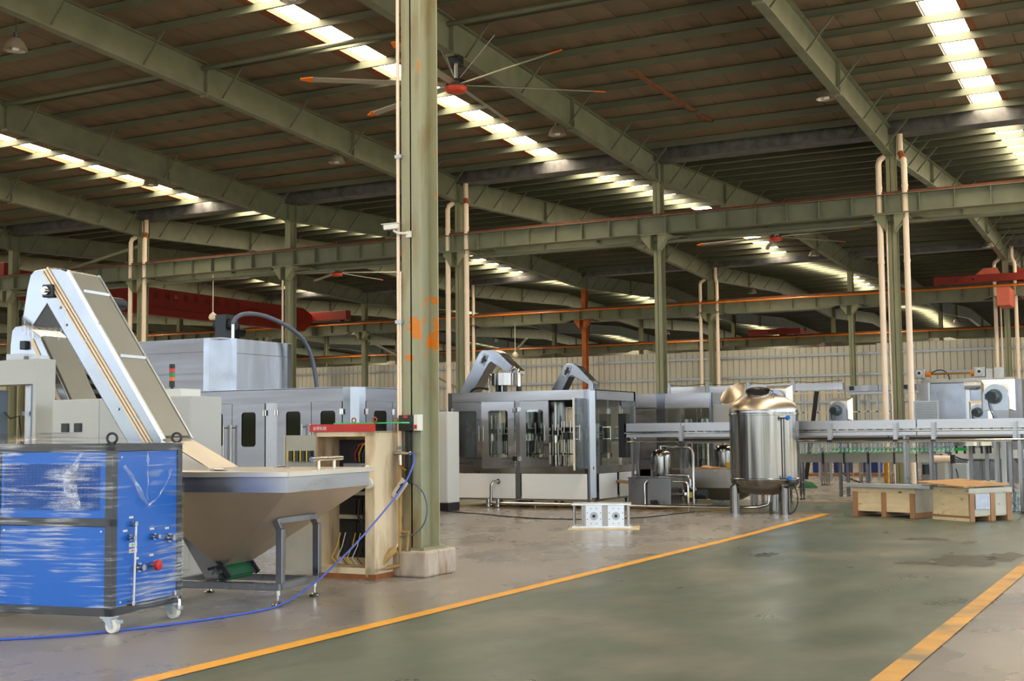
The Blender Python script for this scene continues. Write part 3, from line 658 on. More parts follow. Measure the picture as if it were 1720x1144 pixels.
low = [(-.86, .18), (-.61, .243), (-1.135, .926), (-1.5, 1.3), (-1.62, 1.29)]
for y in (EY0, EY1 - .014): MB().prism(low, y, y + .014, 'y').build('side_plate', 'stainless_dark', t)
for y in (EY0 - .02, EY1 + .006): MB().bar((-.6, y + .007, .24), (-1.13, y + .007, .93), .03, .05).build('guide_rail', 'dark_steel', t)
d_ = Vector((-.525, 0, .683)).normalized()
MB().bar(Vector((-.66, .385, .235)), Vector((-1.2, .385, .94)), .50, .05, (.79, 0, .6)).build('belt', 'belt_green', t)
MB().cyl((-.70, EY0, .24), (-.70, EY1, .24), .045, n=16).build('roller', 'belt_green', t, True)
MB().bar((-.72, EY0 - .01, .40), (-.78, EY0 - .05, .27), .02, .02).bar((-.84, EY0 - .03, .32), (-.66, EY0 - .03, .36), .018, .03).cyl((-.70, EY0, .28), (-.62, EY0 - .03, .16), .014, n=8).build('belt_tensioner', 'dark_steel', t)
house = [(-1.50, 1.11), (-2.87, 3.09), (-3.04, 2.87), (-3.19, 2.96), (-3.14, 3.27), (-3.10, 3.42), (-3.05, 3.465), (-2.86, 3.487), (-2.70, 3.47), (-2.62, 3.44), (-1.40, 1.615), (-1.2, 1.36)]
hb = MB().prism(house, EY0, EY1, 'y').build('housing', 'stainless_bright', t, bevel=.012)
cover = [(-2.60, 3.45), (-1.385, 1.635), (-1.375, 1.63), (-2.59, 3.445)]
MB().bar((-2.60, .385, 3.425), (-1.42, .385, 1.66), .45, .025, (.83, 0, .56)).build('belt_cover', 'belt_cover', t)
for y in (EY0 + .01, EY1 - .01): MB().bar((-2.61, y, 3.44), (-1.40, y, 1.63), .03, .04, (.83, 0, .56)).build('edge_trim', 'alu', t)
for f_ in (.12, .52): 
    c = Vector((-2.60, .385, 3.425)).lerp(Vector((-1.42, .385, 1.66)), f_); MB().bar(c + Vector((0, -.225, 0)) + Vector((.012, 0, .008)), c + Vector((0, .225, 0)) + Vector((.012, 0, .008)), .03, .03).build('cover_strap', 'alu', t)
for off, wd in ((0, .022), (.035, .022), (-.035, .018)):
    n_ = Vector((.83, 0, .56)) * off
    MB().bar(Vector((-2.90, EY0 - .006, 3.47)) + n_, Vector((-1.38, EY0 - .006, 1.32)) + n_, .012, wd, (.83, 0, .56)).build('side_strip', 'cream_strip', t)
MB().add([(-1.42, EY0, 1.64), (-1.42, EY1, 1.64), (-.84, EY1 + .02, 1.335), (-.84, EY0 - .02, 1.335)], [(0, 1, 2, 3)]).add([(-1.42, EY0, 1.63), (-.84, EY0 - .02, 1.325), (-1.5, EY0, 1.2)], [(0, 1, 2)]).build('apron_plate', 'lid_skylit', t)
o = MB().bar((-2.83, EY0 - .03, 3.30), (-2.83, EY0 - .03, 3.16), .13, .05, (0, 1, 0)).build('bearing', 'motor_dark', t, bevel=.012); o.rotation_euler = (0, 0, 0)
MB().cyl((-2.83, EY0 - .05, 3.23), (-2.83, EY0 - .09, 3.23), .045, n=16).cyl((-2.83, EY0 - .09, 3.23), (-2.83, EY0 - .12, 3.23), .026, n=16).build('shaft', 'polished', o, True)
MB().cyl((-2.47, EY1, 3.14), (-2.47, EY1 + .22, 3.14), .07, n=16).cyl((-2.47, EY1 + .20, 3.14), (-2.47, EY1 + .26, 3.14), .06, n=16).build('motor', 'motor_dark', t, True)
for x, z in ((-2.35, 2.68), (-1.95, 1.95), (-2.2, 2.86), (-1.72, 1.86), (-2.62, 3.02), (-2.7, 3.05), (-2.62, 2.86)): MB().cyl((x, EY0, z), (x, EY0 - .015, z), .014, n=8).build('bolt', 'galv', t)
fr = MB(); rnd = random.Random(5); vv = []
for k in range(25):
    u = k / 24; x = -3.19 + .15 * u; z = 2.96 - .09 * u
    for s in (0, 1): vv.append((x + s * rnd.uniform(-.01, .02), EY0 - .015 + rnd.uniform(-.012, .012), z - s * (.16 + .04 * rnd.random()) + .03))
fr.add(vv, [(2 * i, 2 * i + 1, 2 * i + 3, 2 * i + 2) for i in range(24)]); vv = []
for k in range(25):
    u = k / 24; y = EY0 + .62 * u
    for s in (0, 1): vv.append((-3.04 + rnd.uniform(-.012, .012), y, 2.93 - s * (.16 + .05 * rnd.random())))
fr.add(vv, [(2 * i, 2 * i + 1, 2 * i + 3, 2 * i + 2) for i in range(24)]); fr.build('film_sleeve', 'film_fold', t)

# second, farther chute conveyor
t = thing('bottle_elevator', 'smaller inclined chute conveyor with grey belt cover behind the grey gantry frame', 'conveyor', (-13.2, 12.6, 0))
o_ = (-13.37 + 13.2, 2.19); dx, dz = -.55, .86
P_ = lambda f_, n_=0: (o_[0] + dx * f_ + n_ * .84, o_[1] + dz * f_ + n_ * .54)
prof = [P_(-2.0, -.40), P_(.86, -.40), (-1.16, 2.70), (-1.30, 2.78), (-1.30, 2.95), (-1.27, 3.16), (-1.2, 3.215), (-1.05, 3.22), (-.9, 3.16), P_(1.0), P_(-2.3)]
MB().prism(prof, 0, .53, 'y').build('housing', 'stainless_bright', t, bevel=.01)
a, b_ = P_(1.0, .012), P_(-2.2, .012); MB().bar((a[0], .265, a[1]), (b_[0], .265, b_[1]), .45, .02, (.84, 0, .54)).build('belt_cover', 'belt_cover', t)
a, b_ = P_(1.05, -.15), P_(-2.2, -.15); MB().bar((a[0], -.006, a[1]), (b_[0], -.006, b_[1]), .012, .06, (.84, 0, .54)).build('side_strip', 'cream_strip', t)
MB().box(-1.05, -.95, -.06, 0, 2.88, 3.0).build('bearing', 'motor_dark', t, bevel=.01)
MB().cyl((-.72, .53, 2.9), (-.72, .75, 2.9), .075, n=16).build('motor', 'motor_dark', t, True)
MB().box(-.3, .9, .05, .48, 0, .06).box(.2, .27, .1, .17, .06, 1.6).box(.2, .27, .36, .43, .06, 1.6).build('stand', 'stainless', t)

# grey gantry
t = thing('gantry_frame', 'light grey painted portal frame at the left edge behind the blue cabinet', 'machine frame', (-13.2, 11.9, 0))
MB().box(-1.6, -.001, 0, .3, 2.36, 2.685).build('top_beam', 'grey_paint', t, bevel=.006)
MB().box(-.06, 0, -.005, .32, 0, 2.69).build('leg', 'grey_paint', t, bevel=.006)
MB().box(-.13, -.06, .03, .28, 0, 2.36).build('side_plate', 'grey_blue', t)
MB().box(-1.08, -.80, .05, .25, 0, 2.30).build('post', 'grey_blue', t, bevel=.01)
MB().box(-.42, -.34, .2, .26, 0, 2.36).build('support', 'stainless', t)
MB().box(-.62, -.30, .05, .25, 2.69, 2.77).box(-.26, -.05, .1, .25, 2.69, 2.74).build('bracket_block', 'galv', t)
MB().tube([(-.58, .0, 2.0), (-.45, -.02, 1.92), (-.3, 0, 1.95), (-.28, .02, 1.6)], .012, 6).build('cable', 'rubber_black', t, True)
MB().box(-.6, 0, .3, .36, 1.96, 2.02).build('cross_bar', 'stainless', t)
t = thing('control_cabinet', 'long light grey control cabinet with two black vents behind the chute conveyor', 'cabinet', (-12.77, 11.8, 0))
for x0, x1 in ((0, .80), (.806, 1.6), (1.606, 2.26)): MB().box(x0, x1, -.02, .0, .1, 2.13).build('door', 'grey_paint', t, bevel=.004)
MB().box(0, 2.26, 0, .55, 0, 2.14).build('body', 'grey_paint', t, bevel=.004)
for x in (.17, .39):
    v = MB().box(x, x + .125, -.035, -.02, 1.73, 1.84).build('vent', 'black_plastic', t)
    for k in range(4): MB().box(x + .015, x + .11, -.042, -.035, 1.745 + k * .024, 1.755 + k * .024).build('slat', 'dark_steel', v)
MB().box(1.62, 2.06, .05, .4, 2.14, 2.235).build('junction_box', 'white_paint', t, bevel=.005)
t = thing('signal_tower', 'stack light with red, green and amber segments on the grey cabinet', 'signal light', (-10.99, 12.0, 2.235))
MB().cyl((0, 0, 0), (0, 0, .03), .02, n=12).cyl((0, 0, .03), (0, 0, .05), .035, n=12).build('foot', 'black_plastic', t, True)
for k, m in enumerate(('black_plastic', 'lamp_amber', 'lamp_green', 'lamp_red', 'black_plastic')):
    MB().cyl((0, 0, .05 + k * .052), (0, 0, .05 + k * .052 + .050), .034, n=18).build('segment', m, t, True)
t = thing('capping_unit', 'dark roller bank between the two chute conveyors', 'machine', (-14.15, 13.4, 0))
MB().box(0, .9, 0, .3, 0, 2.3).build('body', 'stainless', t)
for k in range(4): MB().bar((.05, -.06, 2.58 - .12 * k), (.75, -.02, 2.44 - .12 * k), .06, .06).build('roller', 'black_plastic', t)
MB().add([(0, -.01, 2.1), (.0, -.01, 2.70), (.8, -.01, 2.5), (.8, -.01, 2.1)], [(0, 1, 2, 3)]).build('side_plate', 'white_paint', t)

# ================================================================ OLD BEIGE SWITCH CABINET
t = thing('switch_cabinet', 'old rust-stained beige switch cabinet with its door open, beside the foreground column', 'cabinet', (-9.17, 12.44, 0), R(1.5))
WD, DP, HT = .84, .50, 1.70
mb = MB().box(0, WD, DP - .02, DP, .06, HT).box(0, .02, 0, DP, .06, HT).box(0, WD, 0, DP, HT - .02, HT).box(0, WD, 0, DP, .09, .12)
mb.build('body', 'beige_cab', t)
MB().box(WD - .02, WD, 0, DP, .06, HT).build('side_panel', 'beige_cab', t, bevel=.003)
MB().box(WD - .13, WD, -.02, 0, .06, HT).build('front_frame', 'beige_cab', t, bevel=.004)
MB().box(0, .04, -.02, 0, .06, HT).box(0, WD, -.02, 0, .06, .13).box(0, WD, -.02, 0, HT - .06, HT).build('front_frame', 'beige_cab', t)
MB().box(-.02, WD + .01, -.01, DP, 0, .06).build('plinth', 'rusty_base', t)
d = MB().box(-.45, -.02, -.30, -.28, .10, 1.66).build('open_door', 'beige_inside', t); d.location = (.16, 0.1, 0)
MB().box(-.46, -.43, -.30, -.25, .10, 1.66).build('door_edge', 'beige_cab', d)
for k in range(4):
    b_ = MB().box(-.36 + k * .088, -.30 + k * .088, -.36, -.30, 1.36, 1.48).build('contactor', 'black_plastic', d); MB().box(-.365 + k * .088, -.352 + k * .088, -.365, -.30, 1.36, 1.48).build('yellow_edge', 'yellow_plastic', b_)
mb = MB()
for k in range(5): mb.box(-.40 + .02 * k, -.38 + .02 * k, -.31, -.30, 1.0 + .05 * k, 1.03 + .05 * k)
mb.build('terminal_strip', 'dark_steel', d)
MB().box(.05, WD - .13, DP - .06, DP - .02, .2, HT - .1).build('mounting_plate', 'dark_steel', t)  # dark colour stands in for the shade inside the cabinet
for z, h in ((1.02, .16), (.72, .17), (.50, .12), (.26, .14), (1.4, .12)):
    for k in range(5): MB().box(.28 + k * .085, .35 + k * .085, DP - .16, DP - .06, z, z + h).build('breaker', 'black_plastic', t, bevel=.004)
for z in (.94, .66): MB().box(.08, WD - .14, DP - .12, DP - .06, z, z + .045).build('cable_duct', 'beige_inside', t)
MB().box(.2, WD - .14, DP - .2, DP - .06, 1.22, 1.32).build('shelf_rail', 'galv', t)
MB().cyl((.5, .25, 1.24), (.71, .25, 1.24), .055, n=14).build('switch_shaft', 'rusty_base', t, True)
for x in (.55, .64): 
    o = MB().box(x, x + .06, .1, .2, 1.06, 1.17).build('relay', 'white_plastic', t); MB().box(x + .012, x + .048, .095, .1, 1.10, 1.15).build('relay_face', 'blue_panel', o)
for k, m in enumerate(('red_paint', 'yellow_plastic', 'hose_grey', 'yellow_plastic', 'rubber_black', 'rubber_black', 'rubber_black')):
    x = .32 + .055 * k; z = 1.34 if k < 4 else .9 - .15 * (k - 4)
    if k < 4: pth = [(x, .38, z), (x + .03, .33, z + .1), (x + .1, .3, z + .2), (x + .22, .32, z + .24)]
    else: pth = [(x - .1, .3, z), (x - .08, .22, z - .2), (x + .05, .2, z - .36), (x + .16, .24, max(.16, z - .5))]
    MB().tube(pth, .009 if k < 4 else .014, 6).build('wire', m, t, True)
for k in range(6):
    x = .16 + .07 * k; MB().tube([(x, .3, .5), (x + .02, .2, .35), (x - .02, .15, .22), (x + .06, .14, .15)], .006, 5).build('wire', ('yellow_plastic', 'white_plastic', 'rubber_black')[k % 3], t, True)
o = MB().box(-.05, WD + .01, -.04, -.02, HT - .005, HT + .085).build('name_strip', 'red_paint', t)
text('金荣机械', 'lettering', 'white_print', o, (.0, -.042, HT + .02), .048, (R(90), 0, 0), .001)
MB().box(.25, WD + .34, .02, .20, HT + .085, HT + .10).build('top_strip', 'green_acrylic', t)
for x, y in ((WD - .01, -.0), (.35, .3), (WD + .0, DP - .05)):
    ring = [(x + .028 * math.cos(a), y, HT + .13 + .028 * math.sin(a)) for a in [2 * math.pi * i / 16 for i in range(17)]]
    MB().tube(ring, .008, 6, False).cyl((x, y, HT), (x, y, HT + .105), .012, n=8).build('eye_bolt', 'rusty_base', t, True)
o = MB().lathe([(.06, -.04), (.065, -.02), (.06, 0), (.03, .005)], (WD - .06, -.035, 1.10), 20, 'y').build('switch_dial', 'white_plastic', t, True)
MB().cyl((WD - .06, -.06, 1.13), (WD - .075, -.06, 1.26), .011, n=10).lathe([(0, -.028), (.02, -.02), (.028, 0), (.02, .02), (0, .028)], (WD - .077, -.06, 1.285), 14).build('switch_lever', 'white_plastic', o, True)

# pipes, drive box and hose on the foreground column
t = thing('conduit_pipe', 'slim cream conduit pipe running up the left edge of the foreground column', 'pipe', (-8.335, 12.97, 0))
MB().tube([(-.10, -.12, .32), (-.02, -.05, .33), (0, 0, .38), (0, 0, 12.2)], .021, 10).build('pipe', 'cream_pvc', t, True)
MB().tube([(.035, -.01, 3.6), (.035, -.01, .9)], .012, 8).build('inner_pipe', 'cream_pvc', t, True)
for z in (1.5, 3.0, 5.0): MB().box(-.03, .06, -.03, .03, z - .02, z + .02).build('clamp', 'galv', t)
t = thing('water_pipe', 'grey steel water pipe bending to the floor at the column plinth', 'pipe', (-8.25, 12.86, 0))
MB().tube([(0, 0, 1.42), (0, 0, .17), (-.01, -.02, .13), (-.10, -.16, .11), (-.20, -.34, .08), (-.22, -.38, .0)], .024, 10).build('pipe', 'rust_pipe', t, True)
MB().cyl((-.14, 0, 1.44), (.14, 0, 1.44), .022, n=10).cyl((0, 0, 1.30), (0, 0, 1.42), .03, n=10).build('tee_fitting', 'polished', t, True)
o = MB().cyl((.0, -.01, 1.30), (.1, -.03, 1.24), .013, n=8).cyl((-.14, 0, 1.41), (-.14, 0, 1.48), .03, n=10).build('tap', 'brass', t, True)
MB().cyl((-.02, 0, .52), (.13, -.01, .52), .014, n=8).cyl((.12, -.01, .52), (.09, 0, .3), .016, n=8).build('branch', 'rust_pipe', t, True)
tag(MB().bar((-8.46, 12.46, .02), (-8.28, 12.80, .33), .075, .075).build('pipe_stub', 'rust_pipe', bevel=.02), 'short stained pipe stub leaning on the concrete column plinth', 'pipe')
t = thing('drive_box', 'black and white motor drive unit mounted on the foreground column', 'control box', (-8.14, 12.985, 1.70))
MB().box(-.13, .075, -.13, 0, 0, .185).build('front_case', 'black_plastic', t, bevel=.008)
MB().box(.075, .13, -.12, 0, 0, .19).build('side_case', 'white_plastic', t, bevel=.004)
MB().box(-.06, .0, -.134, -.13, .15, .18).build('red_badge', 'red_paint', t); MB().lathe([(.0, -.003), (.028, -.003), (.03, 0)], (-.03, -.13, .10), 16, 'y').build('dial', 'dark_steel', t)
MB().box(.085, .12, -.124, -.12, .02, .07).build('label_plate', 'red_paint', t)
MB().box(-.06, .0, -.10, -.02, -.62, 0).build('cable_trunk', 'rubber_black', t, bevel=.01)
t = thing('cctv_camera', 'white surveillance camera on an arm high on the foreground column', 'camera', (-8.22, 12.975, 4.02)); t.scale = (.62, .62, .62)
MB().box(.0, .12, -.03, .0, -.02, .10).build('bracket', 'white_plastic', t)
MB().tube([(.03, -.03, .06), (-.12, -.12, .06), (-.20, -.16, .12)], .025, 8).build('arm', 'white_plastic', t, True)
o = MB().bar((-.10, -.12, .20), (-.36, -.26, .17), .10, .10).build('housing', 'white_plastic', t, bevel=.012)
MB().bar((-.34, -.25, .17), (-.38, -.27, .165), .085, .085).build('lens', 'black_plastic', o)
MB().bar((-.08, -.11, .262), (-.40, -.28, .228), .12, .012).build('sun_shield', 'white_plastic', o)
def bez(p0, p1, p2, p3, n=24):
    p0, p1, p2, p3 = map(Vector, (p0, p1, p2, p3)); return [p0 * (1 - u) ** 3 + p1 * 3 * u * (1 - u) ** 2 + p2 * 3 * u * u * (1 - u) + p3 * u ** 3 for u in [i / n for i in range(n + 1)]]
tag(MB().tube(bez((-8.12, 12.85, 1.43), (-7.98, 12.82, 1.50), (-7.95, 12.75, 1.25), (-8.05, 12.45, .95), 14) + bez((-8.05, 12.45, .95), (-8.15, 12.1, .62), (-8.0, 10.9, .05), (-7.86, 10.0, .012), 22)[1:] + bez((-7.86, 10.0, .012), (-7.8, 9.5, .012), (-7.95, 8.6, .012), (-8.35, 7.9, .012), 18)[1:] + bez((-8.35, 7.9, .012), (-8.9, 7.2, .012), (-9.8, 6.6, .012), (-11, 6.1, .012), 12)[1:], .0105, 8).build('air_hose', 'hose_blue', smooth=True),
    'blue air hose drooping from the column tap and trailing over the floor', 'hose')
tag(MB().tube(bez((-8.10, 12.90, 1.08), (-7.80, 12.85, 1.02), (-7.80, 12.9, .45), (-8.24, 12.84, .47), 24), .009, 8).build('cable', 'hose_grey', smooth=True), 'grey-blue cable looping from the drive unit down to the water pipe', 'cable')
t = thing('paper_tag', 'tilted cream paper tag with a black arrow hanging on the column pipe', 'tag', (-8.22, 12.80, 1.02)); t.rotation_euler = (0, R(38), 0)
MB().box(-.055, .055, -.004, 0, -.13, .13).build('sheet', 'paper', t); MB().box(-.010, .010, -.007, -.004, -.06, .04).prism([(-.03, .04), (.03, .04), (0, .10)], -.007, -.004, 'y').build('arrow', 'black_plastic', t)

# ================================================================ BLOW-MOULDER BLOCK (left, middle distance)
def door(t, x0, x1, z0, z1, hole, y=0, m='stainless_h', pane='window_dark', hinge=None, handle=None, name='door'):
    d = frame_plate(MB(), x0 + .006, x1 - .006, z0, z1, hole, y - .03, y).build(name, m, t)
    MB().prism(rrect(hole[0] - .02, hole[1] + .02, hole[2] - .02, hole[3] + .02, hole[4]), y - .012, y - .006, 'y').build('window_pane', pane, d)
    if hinge is not None:
        for z in (z0 + .18, z1 - .18):
            MB().box(hinge - .035, hinge + .035, y - .045, y - .03, z - .05, z + .05).cyl((hinge, y - .05, z - .05), (hinge, y - .05, z + .05), .012, n=8).build('hinge', 'polished', d)
    if handle is not None:
        hx, ha, hb = handle; MB().cyl((hx, y - .10, ha), (hx, y - .10, hb), .014, n=10).cyl((hx, y - .10, ha + .05), (hx, y - .03, ha + .05), .012, n=8).cyl((hx, y - .10, hb - .05), (hx, y - .03, hb - .05), .012, n=8).build('handle', 'polished', d, True)
    return d
t = thing('rinsing_machine', 'long stainless machine with dark rounded door windows behind the hopper', 'machine', (-16.70, 18.75, 0))
W_, D_ = 3.72, 2.3
MB().box(.0, W_ - .35, .02, D_, .15, 2.26).box(W_ - .35, W_ - .02, .4, D_, .15, 2.26).build('body', 'dark_inside', t)
MB().prism([(0, 0), (W_ - .24, 0), (W_ - .24, .02), (0, .02)], 2.265, 2.51, 'z').build('header', 'stainless_h', t)
MB().box(0, .26, -.005, .02, .15, 2.27).build('corner_post', 'stainless', t)
for x0, x1, hole, hg, hd in ((.26, 1.02, (.48, .80, 1.47, 2.10, .06), .26, (.88, 1.0, 1.87)), (1.02, 1.78, (1.24, 1.57, 1.47, 2.10, .06), 1.78, (1.06, 1.0, 1.87)),
                             (2.05, 2.82, (2.26, 2.58, 1.47, 2.10, .06), 2.05, (2.67, 1.0, 1.87)), (2.82, 3.48, (3.02, 3.34, 1.47, 2.10, .06), 3.48, (2.85, 1.0, 1.87))):
    door(t, x0, x1, .75, 2.26, hole, 0, 'stainless_h', 'window_dark', hg, hd)
MB().box(1.78, 2.05, -.012, .01, .15, 2.26).build('mid_post', 'stainless', t)
MB().box(.26, 1.78, -.02, 0, .15, .74).build('lower_panel', 'stainless_h', t); MB().box(2.05, 3.48, -.02, 0, .15, .74).build('lower_panel', 'stainless_h', t)
MB().prism([(W_ - .24, 0), (W_ - .10, .03), (W_, .16), (W_, .36), (W_ - .24, .36)], .15, 2.515, 'z').build('corner_column', 'stainless_bright', t)
MB().box(W_ - .02, W_, .36, D_, 2.265, 2.51).build('header', 'stainless_h', t)
def side_door(y0, y1, hole):
    d = frame_plate(MB(), y0 + .006, y1 - .006, .75, 2.26, hole, -.01, .02).build('door', 'stainless_h', t); d.rotation_euler = (0, 0, R(90)); d.location = (W_, 0, 0)
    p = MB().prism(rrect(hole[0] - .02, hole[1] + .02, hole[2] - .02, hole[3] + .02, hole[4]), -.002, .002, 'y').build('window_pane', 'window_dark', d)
    for z in (.93, 2.08): MB().box(y0 - .03, y0 + .04, -.025, -.01, z - .05, z + .05).build('hinge', 'polished', d)
side_door(.36, 1.22, (.61, 1.02, 1.47, 2.10, .06)); side_door(1.22, 2.1, (1.45, 1.85, 1.47, 2.10, .06))
MB().box(W_ - .02, W_, .36, D_, .15, .74).build('lower_panel', 'stainless_h', t)
MB().box(0, W_ - .24, 0, D_, 2.50, 2.52).box(W_ - .24, W_, .36, D_, 2.50, 2.52).build('roof_plate', 'stainless', t)
for x in (.2, 1.9, 3.4):
    for y in (.2, 2.1): MB().cyl((x, y, 0), (x, y, .16), .04, n=10).build('foot', 'dark_steel', t)
t = thing('blowing_machine', 'tall plain stainless enclosure with a bright chamfered corner, left of the foreground column', 'machine', (-16.95, 19.9, 0))
MB().box(-4.2, -.42, .02, 2.25, 0, 3.40).box(-.42, -.02, .42, 2.25, 0, 3.40).build('body', 'stainless_h', t)
for z0, z1 in ((0, 2.92), (2.93, 3.35), (3.36, 3.62)): MB().box(-4.2, -.44, -.015, .02, z0, z1).build('front_panel', 'stainless_h', t)
for z0, z1 in ((0, 3.33), (3.34, 3.62)): MB().box(-.02, .015, .44, 2.1, z0, z1).build('side_panel', 'stainless', t)
MB().prism([(-.44, -.02), (-.30, -.02), (.02, .28), (.02, .44), (-.44, .44)], 0, 3.63, 'z').build('corner_column', 'stainless_bright', t)
MB().prism([(-.02, 2.1), (.03, 2.1), (.0, 2.25), (-.2, 2.3), (-.2, 2.1)], 0, 3.62, 'z').build('end_post', 'stainless_bright', t)
MB().box(-4.2, 0, 0.0, 2.25, 3.60, 3.63).build('roof_plate', 'stainless', t)
t = thing('flexible_conduit', 'dark flexible conduit arching over the tall stainless enclosure', 'conduit', (-16.9, 20.6, 3.63))
MB().cyl((-.35, 0, 0), (-.35, 0, .32), .035, n=10).build('fitting', 'polished', t, True)
MB().tube(bez((-.35, 0, .32), (-.35, .1, .75), (.15, .9, .55), (.28, 1.5, .10), 20) + bez((.28, 1.5, .10), (.36, 1.75, -.2), (.42, 1.8, -.5), (.45, 1.85, -1.6), 12)[1:], .045, 10).build('hose', 'hose_grey', t, True)
MB().box(-.9, -.62, .1, .4, 0, .55).cyl((-1.0, .25, .35), (-.5, .25, .35), .12, n=12).build('hoist_motor', 'motor_dark', t)

# ================================================================ FILLING MACHINE
t = thing('filling_machine', 'stainless bottle filling machine with glass doors and white lower panels, one door open', 'machine', (-15.40, 26.1, 0))
FW, FD = 3.72, 2.45
MB().box(0, FW - .16, 0, .03, 2.41, 2.63).build('header', 'stainless_lit', t)
MB().box(FW - .03, FW, .16, FD, 2.41, 2.63).build('header', 'stainless_lit', t)
MB().box(0, FW, 0.02, FD, 2.61, 2.63).build('roof_plate', 'stainless', t)
MB().box(0, .12, -.01, .1, .19, 2.62).build('corner_post', 'stainless', t)
MB().box(1.77, 1.89, -.01, .08, .19, 2.41).build('mid_post', 'stainless', t)
MB().box(3.49, FW - .14, -.01, .08, .19, 2.62).build('mid_post', 'stainless', t)
MB().prism([(FW - .15, -.01), (FW - .1, .0), (FW, .1), (FW, .17), (FW - .15, .17)], .19, 2.635, 'z').build('corner_post', 'stainless_bright', t)
MB().box(0, FW - .14, -.005, .03, .77, .92).build('sill', 'stainless_dark', t)
MB().box(FW - .03, FW + .003, .16, FD, .77, .92).build('sill', 'stainless_dark', t)
for x0, x1 in ((.12, 1.76), (1.92, 3.55)): MB().box(x0, x1, -.012, .02, .20, .76).build('lower_panel', 'white_panel', t, bevel=.004)
for y0, y1 in ((.28, 1.25), (1.42, 2.4)): MB().box(FW - .02, FW + .012, y0, y1, .20, .76).build('lower_panel', 'white_panel', t, bevel=.004)
MB().box(.0, FW, .02, FD, .16, .24).build('base_frame', 'stainless_dark', t)
MB().box(0.02, FW - .03, .05, FD, .86, .92).build('deck_plate', 'stainless', t)
MB().box(0, .03, .03, FD, .24, 2.61).build('left_wall', 'stainless', t)
MB().box(0, FW, FD - .03, FD, .24, .92).box(1.77, 1.89, FD - .05, FD, .92, 2.6).box(0, FW, FD - .03, FD, 2.3, 2.6).box(FW - .1, FW, FD - .1, FD, .2, 2.62).build('rear_frame', 'stainless', t)
door(t, .12, .945, .92, 2.40, (.27, .77, 1.13, 2.20, .06), 0, 'stainless_lit', 'clear', .12, (.87, 1.50, 1.84))
d = frame_plate(MB(), 0, .80, .88, 2.40, (.16, .64, 1.13, 2.20, .06), -.03, 0).build('door', 'stainless_lit', t)      # standing ajar
MB().prism(rrect(.14, .66, 1.11, 2.22, .06), -.012, -.006, 'y').build('window_pane', 'clear', d)
MB().cyl((.07, -.10, 1.50), (.07, -.10, 1.84), .014, n=10).cyl((.07, -.10, 1.53), (.07, -.03, 1.53), .012, n=8).cyl((.07, -.10, 1.81), (.07, -.03, 1.81), .012, n=8).build('handle', 'polished', d, True)
for z in (1.1, 2.2): MB().box(.76, .84, -.045, -.03, z - .05, z + .05).build('hinge', 'polished', d)
d.location = (.965, -.12, 0); d.rotation_euler = (0, 0, R(8))
door(t, 1.89, 2.63, .92, 2.40, (2.04, 2.49, 1.13, 2.20, .06), 0, 'stainless_lit', 'clear', 1.89, (2.56, 1.50, 1.84))
d = MB().box(0, .025, -.72, 0, .88, 2.43).build('glass_door', 'clear', t); d.location = (3.49, -.01, 0); d.rotation_euler = (0, 0, R(6))     # swung open towards the camera
MB().box(-.005, .03, -.75, -.71, .86, 2.44).build('door_edge', 'white_plastic', d)
MB().cyl((.1, -.6, 1.5), (.1, -.6, 1.84), .014, n=10).cyl((.02, -.6, 1.53), (.1, -.6, 1.53), .012, n=8).cyl((.02, -.6, 1.81), (.1, -.6, 1.81), .012, n=8).build('handle', 'polished', d, True)
for y0, y1 in ((.20, .84), (.85, 1.50), (1.60, 2.38)):
    d = MB().box(FW - .015, FW - .005, y0, y1, .93, 2.40).build('glass_door', 'clear', t)
    for z in (1.15, 2.15): MB().box(FW - .005, FW + .02, y0 + .01, y0 + .09, z - .06, z + .06).build('hinge', 'polished', d)
    yh = y1 - .1; MB().cyl((FW + .08, yh, 1.5), (FW + .08, yh, 1.82), .014, n=10).cyl((FW, yh, 1.53), (FW + .08, yh, 1.53), .012, n=8).cyl((FW, yh, 1.79), (FW + .08, yh, 1.79), .012, n=8).build('handle', 'polished', d, True)
# turrets inside
def carousel(cx, cy, r_, z, drum, name='turret'):
    c = MB().cyl((cx, cy, .92), (cx, cy, 2.1), .12, n=16).build(name, 'polished', t, True)
    if drum: MB().cyl((cx, cy, 1.80), (cx, cy, 2.40), r_ * .8, n=28).build('bowl', 'brushed_glints', c, True)
    MB().cyl((cx, cy, z), (cx, cy, z + .16), r_, n=32).build('ring', 'polished', c, True)
    MB().cyl((cx, cy, z + .18), (cx, cy, z + .28), r_ * .93, n=32).build('cam_track', 'dark_steel', c, True)
    for k in range(14):
        a = 2 * math.pi * k / 14; px, py = cx + r_ * .92 * math.cos(a), cy + r_ * .92 * math.sin(a)
        MB().cyl((px, py, z - .30), (px, py, z + .42), .02, n=8).build('valve', 'polished', c, True)
    for k in range(4):
        a = math.pi / 4 + math.pi / 2 * k; MB().cyl((cx + r_ * .7 * math.cos(a), cy + r_ * .7 * math.sin(a), .92), (cx + r_ * .7 * math.cos(a), cy + r_ * .7 * math.sin(a), z), .035, n=10).build('pillar', 'polished', c, True)
    MB().cyl((cx, cy, 1.18), (cx, cy, 1.20), r_ * .85, n=28).build('star_wheel', 'belt_green', c, True)
carousel(3.05, .95, .55, 1.52, False); carousel(1.45, 1.0, .52, 1.50, True); carousel(2.25, 1.1, .30, 1.45, True); carousel(.6, 1.0, .30, 1.5, False)
MB().box(.62, .74, .3, .5, 1.55, 2.0).build('control_panel', 'white_paint', t, bevel=.01)
o = MB().tube([(1.32, .1, .58), (1.32, -.22, .58), (1.30, -.27, .55), (1.28, -.28, .5), (1.27, -.28, .06)], .035, 12).build('drain_pipe', 'polished', t, True)
